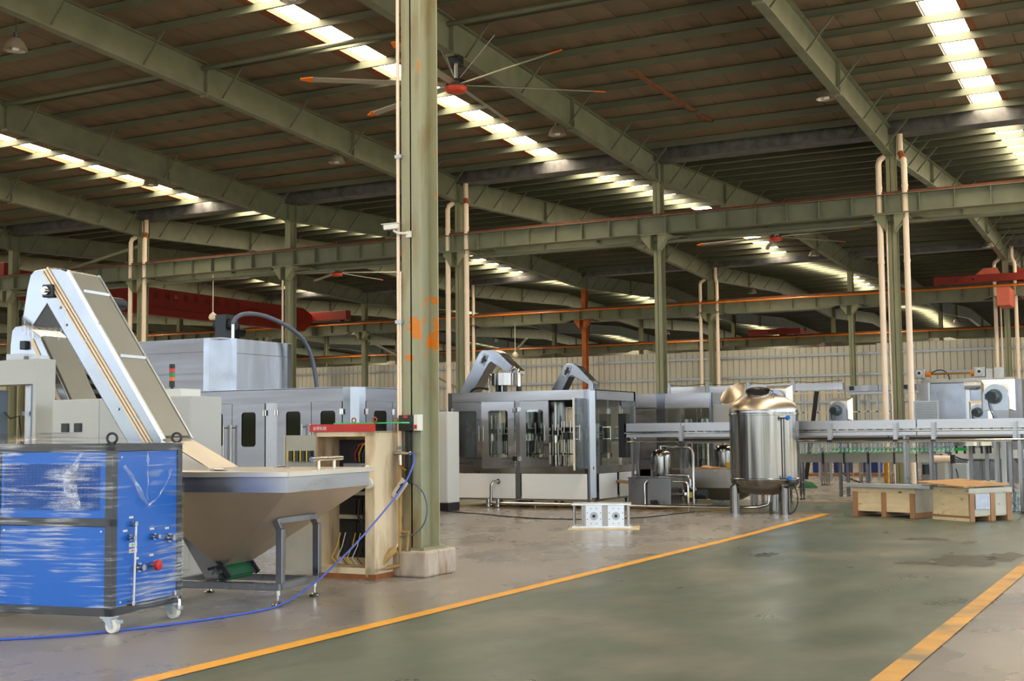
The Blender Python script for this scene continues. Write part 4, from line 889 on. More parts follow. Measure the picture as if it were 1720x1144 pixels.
MB().cyl((1.32, -.02, .58), (1.32, .01, .58), .06, n=16).build('flange', 'stainless_dark', o, True)
for x in (.15, 1.0, 1.83, 2.7, 3.5):
    for y in (.15, FD - .15): MB().lathe([(.06, 0), (.06, .012), (.02, .03), (.02, .10), (.035, .11), (.035, .17)], (x, y, 0), 12).build('levelling_foot', 'dark_steel', t, True)
# top of the filling machine
def cap_chute(label, prof, y0, y1, plate):
    tt = thing('cap_elevator', label, 'conveyor', (0, 0, 0)); zmin = min(p[1] for p in prof)
    MB().prism(prof, y0, y1, 'y').build('housing', 'stainless_bright', tt, bevel=.01)
    px, pz = plate; b_ = MB().bar((px + .05, y0 - .01, pz + .14), (px - .09, y0 - .01, pz - .12), .02, .15, (.87, 0, -.5)).build('tension_plate', 'galv', tt)
    MB().bar((px + .035, y0 - .03, pz + .10), (px - .055, y0 - .03, pz - .08), .03, .05, (.87, 0, -.5)).cyl((px, y0 - .02, pz), (px, y0 - .06, pz), .05, n=12).build('tensioner', 'motor_dark', b_)
    return tt
tt = cap_chute('white arched cap elevator at the left end above the filling machine', [(-17.75, .75), (-15.99, 3.72), (-15.90, 3.80), (-15.54, 3.79), (-15.42, 3.72), (-14.91, 3.26), (-14.88, 3.16), (-15.12, 3.16), (-15.63, 3.49), (-15.70, 3.46), (-16.19, 2.72), (-17.35, .75)], 28.65, 29.1, (-15.83, 3.55))
MB().box(-17.7, -17.4, 28.7, 29.05, 0, .78).build('stand', 'stainless', tt)
tt = cap_chute('smaller white arched cap elevator at the right end above the filling machine', [(-15.0, .9), (-13.66, 3.22), (-13.56, 3.37), (-13.34, 3.37), (-13.25, 3.32), (-12.86, 2.93), (-12.83, 2.87), (-12.83, 2.65), (-12.97, 2.65), (-12.95, 2.85), (-13.39, 3.08), (-13.46, 3.05), (-14.66, .9)], 28.65, 29.0, (-13.50, 3.18))
MB().box(-15.0, -14.65, 28.7, 28.95, 0, .92).build('stand', 'stainless', tt)
t = thing('pipe_manifold', 'round stainless pipe manifold standing on top of the filling machine', 'pipework', (-14.52, 27.2, 2.63))
MB().cyl((0, 0, .19), (0, 0, .48), .28, n=28).cyl((0, 0, .0), (0, 0, .19), .10, n=16).build('drum', 'brushed_glints', t, True)
for x, y in ((-.1, -.1), (.12, -.15)): MB().cyl((x, y, 0), (x, y, .2), .05, n=10).build('motor', 'motor_dark', t, True)
MB().tube([(.22, 0, .40), (.22, 0, .52), (.26, 0, .58), (.33, 0, .60), (.40, 0, .56), (.42, 0, .48), (.42, 0, .0)], .045, 12).build('bent_pipe', 'polished', t, True)
MB().tube([(-.25, -.05, .42), (-.32, -.05, .45), (-.36, -.05, .35), (-.36, -.05, 0)], .03, 10).build('bent_pipe', 'polished', t, True)
MB().cyl((.42, 0, 0), (.42, 0, .16), .06, n=12).build('valve', 'black_plastic', t, True)
MB().tube(bez((-.3, -.2, .1), (-.6, -.3, .2), (-.7, -.3, .1), (-.75, -.3, 0), 10), .03, 8).build('hose', 'rubber_black', t, True)
t = thing('white_cabinet', 'tall white electrical cabinet on a dark plinth right beside the foreground column', 'cabinet', (-14.75, 24.25, 0))
MB().box(0, .42, 0, .5, .18, 2.16).build('body', 'white_paint', t, bevel=.008); MB().box(-.0, .42, .01, .5, 0, .18).build('plinth', 'dark_steel', t)
MB().box(.42, .425, .06, .12, 1.62, 1.76).build('label_plate', 'white_plastic', t); MB().box(.02, .40, -.012, 0, .22, 2.12).build('door', 'white_paint', t)

# machine with glass doors behind the filling machine
t = thing('capping_machine', 'smaller glass-doored stainless machine behind the right end of the filling machine', 'machine', (-12.9, 31.2, 0))
MB().box(0, 2.2, 0, .03, 2.28, 2.66).box(2.17, 2.2, 0, 1.6, 2.28, 2.66).build('header', 'stainless_lit', t)
MB().box(0, .7, 0, .05, .2, 2.3).build('front_panel', 'stainless_lit', t)
MB().box(.72, .96, -.02, .05, .2, 2.66).build('corner_post', 'stainless_bright', t)
for x0, x1 in ((.97, 1.38), (1.39, 1.8), (1.81, 2.16)): MB().box(x0, x1, .0, .012, .75, 2.27).build('glass_door', 'clear', t)
MB().box(2.14, 2.2, -.01, .05, .2, 2.66).build('corner_post', 'stainless_bright', t)
MB().box(0, 2.2, 0, 1.6, .2, .72).build('base', 'stainless_dark', t); MB().box(0, 2.2, 1.55, 1.6, .7, 2.6).build('rear_wall', 'stainless_dark', t)
for x in (.4, 1.3, 1.75): MB().cyl((x, .6, .7), (x, .6, 2.0), .16, n=16).build('turret', 'polished', t, True)
for x in (.1, 2.1):
    for y in (.1, 1.5): MB().cyl((x, y, 0), (x, y, .21), .04, n=10).build('foot', 'dark_steel', t)
MB().box(2.2, 2.75, .1, .5, .8, 2.35).build('side_cabinet', 'grey_paint', t, bevel=.006); MB().cyl((2.4, .3, 2.35), (2.4, .3, 2.5), .07, n=12).build('beacon', 'stainless_bright', t, True)

# ================================================================ SMALL TANKS, BOXES AND PIPEWORK
def small_tank(X, Y, r_, h, lab):
    tt = thing('pressure_vessel', lab, 'tank', (X, Y, 0))
    MB().lathe([(r_ * .9, .3), (r_, .36), (r_, h - .18), (r_ * .97, h - .12), (r_ * .82, h - .05), (r_ * .5, h - .01), (.0, h)], (0, 0, 0), 28).build('shell', 'brushed_glints', tt, True)
    MB().cyl((0, 0, h - .01), (0, 0, h + .08), .05, n=10).build('nozzle', 'polished', tt, True)
    for a in (30, 150, 270): MB().cyl((r_ * .8 * math.cos(R(a)), r_ * .8 * math.sin(R(a)), 0), (r_ * .8 * math.cos(R(a)), r_ * .8 * math.sin(R(a)), .4), .03, n=8).build('leg', 'stainless', tt)
small_tank(-10.75, 27.75, .235, 1.28, 'small domed stainless vessel behind the steel box left of the round tank')
small_tank(-9.95, 28.3 + 1.6, .25, 1.36, 'farther small domed stainless vessel close left of the round tank')
t = thing('steel_box_tank', 'square brushed steel box tank on the floor before the small domed vessel', 'tank', (-10.98, 26.35, 0))
MB().box(0, .98, 0, .75, .10, .67).build('body', 'stainless', t, bevel=.006); MB().box(-.015, 1.12, -.015, .78, .67, .685).build('lid', 'stainless_h', t)
for x in (.03, .95):
    for y in (.03, .72): MB().box(x - .03, x + .03, y - .03, y + .03, 0, .1).build('foot', 'stainless', t)
MB().tube([(.46, -.02, .60), (.44, -.05, .60), (.41, -.07, .56), (.41, -.07, .10), (.43, -.07, .05), (.50, -.07, .04), (.8, -.07, .04)], .028, 10).build('outlet_pipe', 'polished', t, True)
MB().box(.56, .64, -.14, -.06, .08, .2).cyl((.66, -.1, .06), (.66, -.1, .16), .02, n=8).build('valve_block', 'black_plastic', t)
MB().tube([(1.0, .1, .60), (1.25, .1, .60), (1.32, .1, .57), (1.34, .1, .5), (1.34, .1, .04)], .026, 10).build('return_pipe', 'polished', t, True)
t = thing('steel_trough', 'second steel box tank with open cardboard on it, left of the round tank', 'tank', (-10.3, 28.0, 0))
MB().box(0, 1.7, 0, .7, .40, .82).add([(0, 0, .40), (1.7, 0, .40), (1.7, .7, .40), (0, .7, .40), (.6, .2, .12), (1.2, .2, .12), (1.2, .5, .12), (.6, .5, .12)], [(0, 1, 5, 4), (1, 2, 6, 5), (2, 3, 7, 6), (3, 0, 4, 7), (4, 5, 6, 7)]).build('body', 'stainless_dark', t)
for x in (.05, 1.65):
    for y in (.05, .65): MB().box(x - .03, x + .03, y - .03, y + .03, 0, .4).build('leg', 'stainless', t)
t = thing('cardboard_flaps', 'flattened brown cardboard lying on the steel trough', 'cardboard', (-10.25, 28.1, .822))
MB().box(0, .75, 0, .5, 0, .02).build('sheet', 'card', t); o = MB().box(0, .7, 0, .4, 0, .015).build('flap', 'card', t); o.location = (.3, .05, .03); o.rotation_euler = (R(4), R(6), R(8))
t = thing('yellow_container', 'small yellow plastic container with a black print on the steel trough', 'container', (-9.32, 28.1, .822)); MB().box(0, .38, 0, .2, 0, .16).build('body', 'yellow_plastic', t, bevel=.02); MB().box(.1, .16, -.004, 0, .03, .13).box(.24, .27, -.004, 0, .04, .12).build('print', 'black_plastic', t)
t = thing('pump', 'round stainless pump with a yellow sticker on a low steel base', 'pump', (-9.75, 26.9, 0))
MB().box(-.2, .45, -.2, .2, 0, .1).build('base', 'stainless_dark', t); MB().lathe([(.0, -.12), (.12, -.12), (.16, -.08), (.16, .1), (.1, .14), (0, .14)], (0, 0, .30), 24, 'x').build('casing', 'polished', t, True)
MB().cyl((.14, 0, .3), (.38, 0, .3), .10, n=16).build('motor', 'motor_dark', t, True); MB().box(.02, .10, -.165, -.155, .24, .36).build('sticker', 'yellow_plastic', t)
MB().tube([(-.1, 0, .32), (-.38, 0, .28), (-.43, 0, .24), (-.44, 0, .06)], .03, 10).build('inlet_pipe', 'polished', t, True); MB().tube([(0, 0, .44), (0, 0, .62), (-.04, 0, .7), (-.1, 0, .72), (-.55, 0, .72)], .026, 10).build('outlet_pipe', 'polished', t, True)
t = thing('pipe_bridge', 'polished pipe rising from the floor and running over to the small domed vessel', 'pipework', (-9.62, 26.75, 0))
MB().tube([(0, 0, .05), (0, 0, 1.20), (-.02, .02, 1.27), (-.09, .08, 1.31), (-1.0, .9, 1.345), (-1.08, .97, 1.33), (-1.11, 1.0, 1.28)], .028, 10).build('pipe', 'polished', t, True)
t = thing('floor_pipe', 'long polished pipe run lying along the floor from the filling machine to the round tank', 'pipework', (0, 26.0, 0))
MB().tube([(-14.25, -.18, .10), (-10.2, -.20, .10), (-8.3, -.16, .10), (-7.95, -.1, .11), (-7.75, -.02, .16), (-7.72, .0, .24), (-7.72, 0, .42)], .035, 12).build('pipe', 'polished', t, True)
for x in (-14.2, -13.95): MB().cyl((x, -.18, .02), (x, -.18, .2), .05, n=12).build('clamp', 'polished', t, True)
for x in (-13, -11.2, -9.4): MB().cyl((x, -.19, 0), (x, -.19, .08), .015, n=8).build('pipe_support', 'stainless', t)
tag(MB().tube([(-11.72, 27.4, .56), (-11.55, 27.2, .56), (-11.0, 26.7, .56)], .035, 10).build('feed_pipe', 'brass', smooth=True), 'brassy pipe leaving the side of the filling machine low down', 'pipework')
tag(MB().tube([(-14.7, 24.3, .008), (-13.2, 23.6, .008), (-12.0, 22.9, .008), (-11.2, 22.6, .008), (-10.4, 22.7, .008), (-9.5, 23.6, .008), (-9.2, 25.6, .008)], .012, 6).build('floor_cable', 'rubber_black', smooth=True), 'thin black cable lying across the grey floor', 'cable')

# ================================================================ ROUND TANK
t = thing('storage_tank', 'large round stainless tank with an open hatch lid standing on three thick legs', 'tank', (-7.76, 25.88, 0))
r_ = .70
MB().lathe([(0, .37), (.2, .375), (.45, .42), (.62, .52), (.69, .62), (r_, .68), (r_ + .012, .69), (r_ + .012, .71), (r_, .72), (r_, 1.98), (r_ + .012, 1.985), (r_ + .012, 2.02), (r_, 2.03), (r_, 2.09), (.69, 2.14), (.62, 2.24), (.50, 2.33), (.36, 2.38), (.27, 2.40), (.27, 2.36)], (0, 0, 0), 48).build('shell', 'brushed_glints', t, True)
MB().lathe([(0, .37), (.2, .375), (.45, .42), (.62, .52), (.685, .62), (.695, .66)], (0, 0, -.003), 48).build('bottom_dish', 'stainless_dark', t, True)
MB().lathe([(r_, 2.09), (.69, 2.14), (.62, 2.24), (.50, 2.33), (.36, 2.385), (.2, 2.405), (0, 2.41)], (0, 0, .003), 48).build('top_dome', 'satin_skylit', t, True)
mh = MB().lathe([(.235, -.16), (.235, .06), (.258, .065), (.258, .085), (.215, .085), (.205, .0), (.205, -.1)], (0, 0, 0), 32).build('hatch_neck', 'polished', t, True)
mh.location = (-.02, -.26, 2.40); mh.rotation_euler = Vector((.287 * .36, -.957 * .36, .93)).to_track_quat('Z', 'Y').to_euler()
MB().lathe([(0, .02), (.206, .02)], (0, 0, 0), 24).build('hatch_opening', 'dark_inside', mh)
l_ = MB().lathe([(0, .05), (.12, .045), (.2, .02), (.25, -.02), (.26, -.03), (.25, -.035), (.2, .005), (.1, .03), (0, .035)], (0, 0, 0), 32).build('hatch_lid', 'satin_skylit', t, True); l_.scale = (1.15, 1.15, 1.15)
l_.location = (-.49, -.43, 2.41); l_.rotation_euler = Vector((-.331, -.674, .661)).to_track_quat('-Z', 'Y').to_euler()
MB().tube([(.22, -.33, 2.40), (.26, -.35, 2.49), (.31, -.36, 2.47), (.33, -.38, 2.33)], .014, 8).build('latch', 'polished', t, True)
for i, a in enumerate((217, 322, 92)):
    x, y = .66 * math.cos(R(a)), .66 * math.sin(R(a)); vv = []; n = 20
    mb = MB(); ca, sa = math.cos(R(a)), math.sin(R(a))
    for z in (0, 1):
        for k in range(n):
            u = 2 * math.pi * k / n; ox, oy = .098 * math.cos(u), .098 * math.sin(u)
            vv.append((x + ox, y + oy, 0 if z == 0 else .60 - .14 * (ox * ca + oy * sa) / .098 * .6))
    mb.add(vv, [(k, (k + 1) % n, n + (k + 1) % n, n + k) for k in range(n)] + [tuple(range(n - 1, -1, -1)), tuple(range(n, 2 * n))]); mb.build('leg', 'brushed_glints', t, True)
a = R(-42); gx, gy = (r_ + .05) * math.cos(a), (r_ + .05) * math.sin(a)
MB().cyl((gx, gy, .70), (gx, gy, 1.93), .016, n=10).build('level_gauge', 'hose_grey', t, True)
for z in (.72, 1.92):
    MB().cyl((gx * .9, gy * .9, z), (gx * 1.12, gy * 1.12, z), .018, n=8).build('gauge_cock', 'polished', t, True)
    MB().cyl((gx * 1.12 + .03, gy * 1.12 - .03, z - .005), (gx * 1.12 + .06, gy * 1.12 - .06, z + .01), .045, n=14).build('gauge_handle', 'blue_panel', t, True)
MB().tube(bez((.68, -.35, .6), (.80, -.35, .4), (.8, -.36, .1), (.62, -.42, .01), 12), .012, 6).build('cable', 'rubber_black', t, True)

# ================================================================ MOULD BLOCK ON THE FLOOR
t = thing('mould_assembly', 'pair of ribbed aluminium mould blocks between two plates on a plywood board', 'mould', (-9.40, 20.42, 0), R(27.5 - 6))
MB().box(-.22, 1.0, -.10, .62, 0, .018).build('plywood_board', 'plywood', t)
MB().box(-.16, .86, 0, .5, .018, .05).build('bottom_plate', 'alu', t, bevel=.004); MB().box(-.16, .86, 0, .5, .41, .44).build('top_plate', 'alu', t, bevel=.004)
for x0, x1 in ((.08, .36), (.46, .74)):
    b_ = MB().box(x0, x1, .03, .45, .05, .41).build('mould_block', 'alu', t)
    for k in range(7): MB().box(x0 + .005 + k * .04, x0 + .03 + k * .04, .02, .03, .05, .41).build('rib', 'alu', b_)
    cx = (x0 + x1) / 2
    MB().lathe([(.03, .0), (.068, .0), (.07, .012), (.03, .014)], (cx, .006, .225), 24, 'y').build('ring', 'galv', b_, True); MB().cyl((cx, .004, .225), (cx, .02, .225), .028, n=16).build('bore', 'black_plastic', b_)
    for k in range(8):
        a = R(22.5 + 45 * k); MB().cyl((cx + .125 * math.cos(a), .017, .225 + .14 * math.sin(a)), (cx + .125 * math.cos(a), .021, .225 + .14 * math.sin(a)), .009, n=6).build('bolt_hole', 'black_plastic', b_)
MB().box(.0, .08, .08, .4, .05, .41).box(.36, .46, .1, .4, .05, .41).build('side_block', 'stainless_dark', t)
for x, y in ((-.13, .06), (-.13, .44), (.02, .03), (.80, .03), (.82, .2), (.82, .45)): MB().cyl((x, y, .05), (x, y, .41), .014, n=8).build('guide_rod', 'polished', t, True)
MB().cyl((-.14, .1, .035), (-.03, .1, .06), .02, n=8).cyl((-.12, .1, .43), (-.02, .1, .445), .02, n=8).build('clamp_bolt', 'galv', t)

# ================================================================ CRATES
t = thing('wooden_crate', 'low plywood crate with a grey metal rail laid on top', 'crate', (-5.92, 25.58, 0), math.atan2(25.07 - 25.58, -4.65 + 5.92))
CL, CDp, CH = 1.37, .85, .56
MB().box(.02, CL - .02, .02, .04, .10, CH).build('front_board', 'plywood', t)
MB().box(CL - .04, CL - .02, .02, CDp, .02, CH).build('end_board', 'plywood_grey', t); MB().box(.02, .04, .02, CDp, .02, CH).build('end_board', 'plywood', t); MB().box(.02, CL - .02, CDp - .02, CDp, .1, CH).build('back_board', 'plywood', t)
MB().box(.0, CL, .0, CDp, CH - .02, CH).build('lid_board', 'plywood', t)
for x in (.0, CL / 2 - .045, CL - .11): MB().box(x, x + .10, -.005, .03, 0, CH - .08).build('batten', 'batten', t)
MB().box(0, CL, -.005, .03, CH - .10, CH).build('top_batten', 'plywood', t)
for x in (.0, CL / 2 - .05, CL - .1): MB().box(x, x + .1, .03, CDp, 0, .1).build('skid', 'batten', t)
MB().box(.03, CL - .03, .03, CDp, .095, .11).build('base_board', 'plywood', t)
o = MB().bar((-.15, .02, CH + .035), (CL + .40, .0, CH + .035), .26, .07); tag(o.build('metal_rail', 'galv', bevel=.006), 'grey metal channel rail lying across the low plywood crate', 'rail')
bpy.data.objects['metal_rail'].location = t.location; bpy.data.objects['metal_rail'].rotation_euler = t.rotation_euler
t = thing('plywood_box', 'plywood crate with a loose lid and a silver packing slip near the right edge', 'crate', (-3.58, 24.40, 0), R(53))
A_, Bq, CH2 = 1.02, .92, .60            # A along the slip face, Bq along the left face
MB().box(0, A_, 0, .02, .11, CH2 - .06).build('front_board', 'plywood_grey', t); MB().box(0, .02, 0, Bq, .06, CH2 - .06).build('side_board', 'plywood', t); MB().box(0, A_, Bq - .02, Bq, .06, CH2).build('back_board', 'plywood', t); MB().box(A_ - .02, A_, 0, Bq, .06, CH2).build('side_board', 'plywood', t)
MB().box(-.015, A_ + .01, -.02, .01, CH2 - .09, CH2).build('top_batten', 'plywood_grey', t); MB().box(-.02, .0, -.01, Bq, CH2 - .10, CH2).build('top_batten', 'plywood', t)
for x in (.0, A_ / 2 - .01, A_ - .12): MB().box(x, x + .11, -.02, .0, 0, CH2 - .09).build('batten', 'batten', t)
for x in (.0, A_ / 2 - .05, A_ - .11): MB().box(x, x + .1, .0, Bq, 0, .10).build('skid', 'batten', t)
MB().box(-.005, .03, .0, Bq, .0, .06).build('bottom_batten', 'plywood', t); MB().box(.02, A_, .02, Bq, .09, .11).build('base_board', 'plywood', t)
MB().box(.13, .47, -.03, -.021, .22, .49).build('packing_slip', 'paper_bag', t)
l_ = MB().box(-.12, A_ + .08, -.05, Bq + .12, 0, .022).build('loose_lid', 'ply_top', t); l_.location = (-.06, -.02, CH2 + .022); l_.rotation_euler = (R(3.6), R(-1), R(6))

# ================================================================ CONVEYORS ON THE RIGHT
def leg_pair(t, x, y0, y1, h, m='stainless'):
    for y in (y0, y1):
        l_ = MB().bar((x, y, .10), (x, y, h), .05, .05, (0, 1, 0)).build('leg', m, t); MB().lathe([(.045, 0), (.045, .012), (.014, .03), (.014, .11)], (x, y, 0), 10).build('foot', 'dark_steel', l_, True)
    MB().bar((x, y0, h * .45), (x, y1, h * .45), .04, .04).build('leg_tie', m, t)
t = thing('air_conveyor', 'long raised steel air conveyor crossing behind the round tank to the right edge', 'conveyor', (0, 27.2, 0))
for x0, x1 in ((-11.40, -10.05), (-10.04, -7.6), (-7.59, -4.97), (-4.95, -1.6), (-1.58, 2.0)):
    MB().box(x0, x1, -.02, 0, 1.685, 1.87).build('upper_plate', 'stainless_lit', t); MB().box(x0, x1, -.02, 0, 1.555, 1.625).build('lower_plate', 'stainless_lit', t)
    MB().box(x0, x1, .26, .28, 1.56, 1.87).build('rear_plate', 'stainless_lit', t); MB().box(x0, x1, 0, .26, 1.85, 1.87).build('cover_plate', 'stainless', t)
MB().box(-11.4, 2, -.03, -.022, 1.640, 1.660).build('guide_bar', 'polished', t)
MB().cyl((-11.3, -.09, 1.455), (2, -.09, 1.455), .018, n=8).build('guide_rod', 'polished', t, True)
for i in range(64):
    x = -10.9 + i * .195; MB().box(x, x + (.14 if x > -5.6 else .05), .02, .09, 1.655 if x > -5.6 else 1.67, 1.72).build('slot_guide', 'white_plastic' if x > -5.6 else 'polished', t)
for x in (-10.02, -6.72, -5.37, -4.62, -3.07, -1.5):
    o = MB().box(x - .045, x + .03, -.10, -.03, 1.44, 1.80).box(x + .03, x + .05, -.06, -.03, 1.5, 1.82).build('hanger_bracket', 'galv', t); MB().box(x - .06, x + .04, -.11, -.02, 1.42, 1.445).build('rubber_foot', 'black_plastic', o)
for x in (-11.2, -8.45, -5.2, -3.0, .5): leg_pair(t, x, -.04, .30, 1.56)
MB().box(-11.55, -11.35, -.02, .2, 1.1, 2.1).build('end_drive', 'black_plastic', t, bevel=.01)
t = thing('air_conveyor', 'second raised air conveyor with bottles hanging under it, behind the first', 'conveyor', (0, 29.5, 0))
for x0, x1 in ((-11.0, -8.2), (-8.18, -6.0), (-5.98, -3.4)):
    MB().box(x0, x1, -.02, 0, 1.50, 1.62).build('upper_plate', 'stainless_lit', t); MB().box(x0, x1, -.02, 0, 1.39, 1.46).build('lower_plate', 'stainless_lit', t); MB().box(x0, x1, .2, .22, 1.39, 1.62).build('rear_plate', 'stainless_dark', t)
MB().box(-11, -3.4, -.01, .2, 1.60, 1.62).build('cover_plate', 'stainless', t); MB().box(-11, -3.4, -.035, -.022, 1.462, 1.50).build('guide_bar', 'dark_steel', t)
for x in (-10.9, -8.3, -5.1, -3.45): leg_pair(t, x, -.02, .22, 1.4)
bp = [(.0, 0), (.036, 0), (.040, .012), (.040, .09), (.036, .10), (.040, .11), (.040, .20), (.036, .245), (.018, .285), (.0145, .30), (.0145, .33), (.019, .332), (.019, .338), (.014, .34)]
bme = MB().lathe(bp, (0, 0, 0), 12).mesh('bottle'); bme.shade_smooth(); bme.materials.append(MATS['bottle'])
for i in range(40):
    o = put('bottle', bme); o.location = (-8.25 + i * .092, 29.60, 1.155); tag(o, 'clear plastic bottle hanging by its neck from the second air conveyor', 'bottle', 'bottles hanging from the air conveyor')
labs = ['tall clear bottle on the floor at the right edge, nearest the plywood crate', 'tall clear bottle on the floor at the right edge, second from the crate', 'tall clear bottle on the floor at the right edge, third from the crate', 'tall clear bottle at the right edge, back row left', 'tall clear bottle at the right edge, back row right', 'tall clear bottle on the floor at the picture edge']
for i, lab in enumerate(labs):
    o = put('bottle', bme); o.location = (-3.26 + .13 * (i % 3) + .05 * (i // 3), 27.72 + .2 * (i // 3), 0); o.scale = (1.55, 1.55, 1.45); tag(o, lab, 'bottle', 'bottles on the floor')
t = thing('slat_conveyor', 'lower steel slat conveyor with bright green guide rails right of the round tank', 'conveyor', (0, 31.3, 0))
for x0, x1 in ((-8.62, -7.93), (-7.9, -7.42), (-7.4, -6.85), (-6.82, -6.25), (-6.22, -5.75), (-5.72, -5.2)): MB().box(x0, x1, -.02, 0, .90, 1.10).build('side_plate', 'stainless_dark', t)
MB().box(-8.62, -5.2, 0, .3, 1.05, 1.09).build('slat_chain', 'dark_steel', t); MB().box(-8.62, -5.2, .3, .32, .9, 1.1).build('rear_plate', 'stainless_dark', t)
for y in (-.02, .30): MB().box(-7.72, -4.75, y, y + .02, 1.185, 1.235).build('guide_rail', 'green_acrylic', t)
MB().box(-8.62, -5.7, -.025, -.015, 1.10, 1.115).build('edge_strip', 'green_acrylic', t); MB().box(-5.05, -4.6, -.03, .02, 1.17, 1.24).build('rail_end', 'green_rail', t)
for x in (-7.93, -7.42, -6.85, -6.24): MB().box(x - .02, x + .02, -.06, -.02, .86, 1.25).build('rail_post', 'dark_steel', t)
MB().cyl((-5.35, -.1, .98), (-4.95, -.1, .98), .085, n=16).build('end_roller', 'cream_pvc', t, True); [MB().box(x, x + .09, -.16, .0, .88, 1.08).build('roller_bracket', 'black_plastic', t) for x in (-5.42, -4.95)]; MB().cyl((-5.55, .1, .85), (-5.55, .1, .62), .08, n=12).build('drive_motor', 'motor_dark', t, True)
for x in (-8.5, -6.9, -5.35, -5.0): leg_pair(t, x, .02, .28, .92)
t = thing('roller_stand', 'grey steel stand far behind the slat conveyor', 'stand', (-10.1, 39.4, 0)); MB().box(0, 2.2, 0, .4, .8, 1.0).build('top', 'stainless_dark', t)
for x in (.05, .2, 1.2, 2.1): leg_pair(t, x, .05, .35, .85, 'stainless_dark')
tag(MB().tube(bez((-9.6, 39.0, .95), (-9.3, 38.6, .3), (-8.9, 38.4, .03), (-7.6, 38.6, .02), 16), .02, 6).build('floor_cable', 'rubber_black', smooth=True), 'thick black cable drooping to the floor under the slat conveyor', 'cable')

# high air conveyor on stilts
t = thing('overhead_conveyor', 'high steel air conveyor on thin stilts before the sheet wall', 'conveyor', (0, 44.0, 0))
for x0, x1 in ((-16.75, -15.3), (-15.28, -13.8), (-13.78, -12.2), (-12.18, -10.42)):
    MB().box(x0, x1, 0, .3, 3.06, 3.30).build('duct', 'stainless_lit', t); MB().box(x0 + .05, x0 + .12, -.03, .33, 3.02, 3.42).build('clamp', 'galv', t)
    MB().tube([(x0 + .1, -.02, 3.38), (x0 + .7, -.03, 3.33), (x1, -.02, 3.38)], .012, 6).build('cable', 'rubber_black', t)
for x0, x1 in ((-10.25, -9.2), (-9.18, -7.95)): MB().box(x0, x1, -.2, .1, 2.98, 3.18).build('duct', 'stainless', t)
MB().box(-10.2, -7.95, -.22, .1, 2.88, 2.96).build('duct_lip', 'galv', t); MB().box(-16.75, -10.4, -.02, .0, 2.94, 2.99).build('guide_bar', 'cream_strip', t)
for x in (-10.15, -8.4): MB().box(x, x + .16, -.22, -.2, 3.02, 3.16).build('gauge_box', 'black_plastic', t)
for x in (-16.7, -16.2, -15.1, -14.6, -13.3, -12.9, -12.5, -11.8, -11.3, -10.9, -10.5, -9.9, -9.6, -9.3, -8.9, -8.2): MB().box(x - .03, x + .03, .05, .11, 0, 3.05).build('stilt', 'galv', t)
MB().box(-16.7, -8.2, .05, .09, 2.28, 2.33).build('stilt_tie', 'cream_strip', t); MB().box(-16.7, -8.2, .05, .09, 1.9, 1.94).build('stilt_tie', 'galv', t)
t = thing('lower_air_duct', 'lower short steel duct on posts seen left of the tank hatch', 'conveyor', (0, 41.5, 0)); MB().box(-14.9, -12.0, 0, .25, 2.68, 2.86).build('duct', 'stainless_lit', t)
for x in (-14.8, -13.9, -13.0, -12.1): MB().box(x - .03, x + .03, .1, .16, 0, 2.7).build('stilt', 'galv', t)
t = thing('kettle', 'round kettle with a domed polished lid behind the long conveyor', 'tank', (-13.3, 38.2, 0)); MB().lathe([(.42, 0), (.42, 2.0), (.46, 2.02), (.44, 2.08), (.3, 2.22), (.12, 2.28), (0, 2.29)], (0, 0, 0), 28).build('shell', 'polished', t, True); MB().cyl((-.06, 0, 2.27), (-.06, 0, 2.42), .04, n=10).cyl((.12, 0, 2.24), (.12, 0, 2.38), .04, n=10).build('nozzle', 'brass', t, True)
tag(MB().bar((-11.55, 43.2, .05), (-11.1, 43.2, 3.0), .14, .05).build('black_strut', 'rubber_black'), 'slanting black strut under the high air conveyor right of the tank', 'strut')

# silver enclosure with cross motors
t = thing('drying_tunnel', 'tall shiny steel enclosure with two smooth door panels behind the right downpipe', 'machine', (-7.95, 44.2, 0))
MB().box(0, 3.2, .02, 2.0, 0, 3.28).build('body', 'stainless', t)
MB().box(0, .3, -.01, .02, 0, 3.28).build('side_panel', 'stainless_lit', t)
for x0, x1 in ((.36, 1.48), (1.62, 2.75)): MB().box(x0, x1, -.03, .02, 0, 3.2).build('door', 'stainless_bright', t, bevel=.02)
MB().box(.3, .36, -.04, .02, 0, 3.3).box(1.48, 1.62, -.04, .02, 0, 3.2).build('post', 'alu', t); MB().box(.1, 3.0, -.06, .02, 3.22, 3.34).build('header', 'stainless_dark', t)
MB().cyl((.05, -.1, 3.50), (1.9, -.1, 3.50), .03, n=8).build('drive_shaft', 'brass', t, True)
for x in (-.1, 1.78):
    g = MB().box(x, x + .34, -.2, .1, 3.36, 3.68).build('gearbox', 'galv', t, bevel=.02); MB().cyl((x + .17, -.2, 3.54), (x + .17, -.24, 3.54), .10, n=16).build('flange', 'white_paint', g, True); MB().cyl((x + .17, -.24, 3.54), (x + .17, -.27, 3.54), .05, n=12).build('bore', 'black_plastic', g, True)
for x in (.28, 1.68): MB().cyl((x, -.1, 3.50), (x + .14, -.1, 3.50), .09, n=14).build('coupling', 'orange_plastic', t, True)
MB().box(2.15, 2.35, -.15, .1, 3.2, 3.62).box(2.4, 2.7, -.15, .1, 3.3, 3.66).build('motor_mount', 'stainless_dark', t); MB().cyl((1.5, -.3, 3.1), (1.85, -.3, 3.1), .14, n=16).cyl((1.85, -.3, 3.1), (2.2, -.3, 3.1), .11, n=16).build('motor', 'alu', t, True)
MB().tube(bez((.4, -.1, 3.5), (.7, -.1, 3.75), (1.0, -.1, 3.6), (1.0, -.1, 3.3), 12), .02, 6).build('cable', 'rubber_black', t, True)
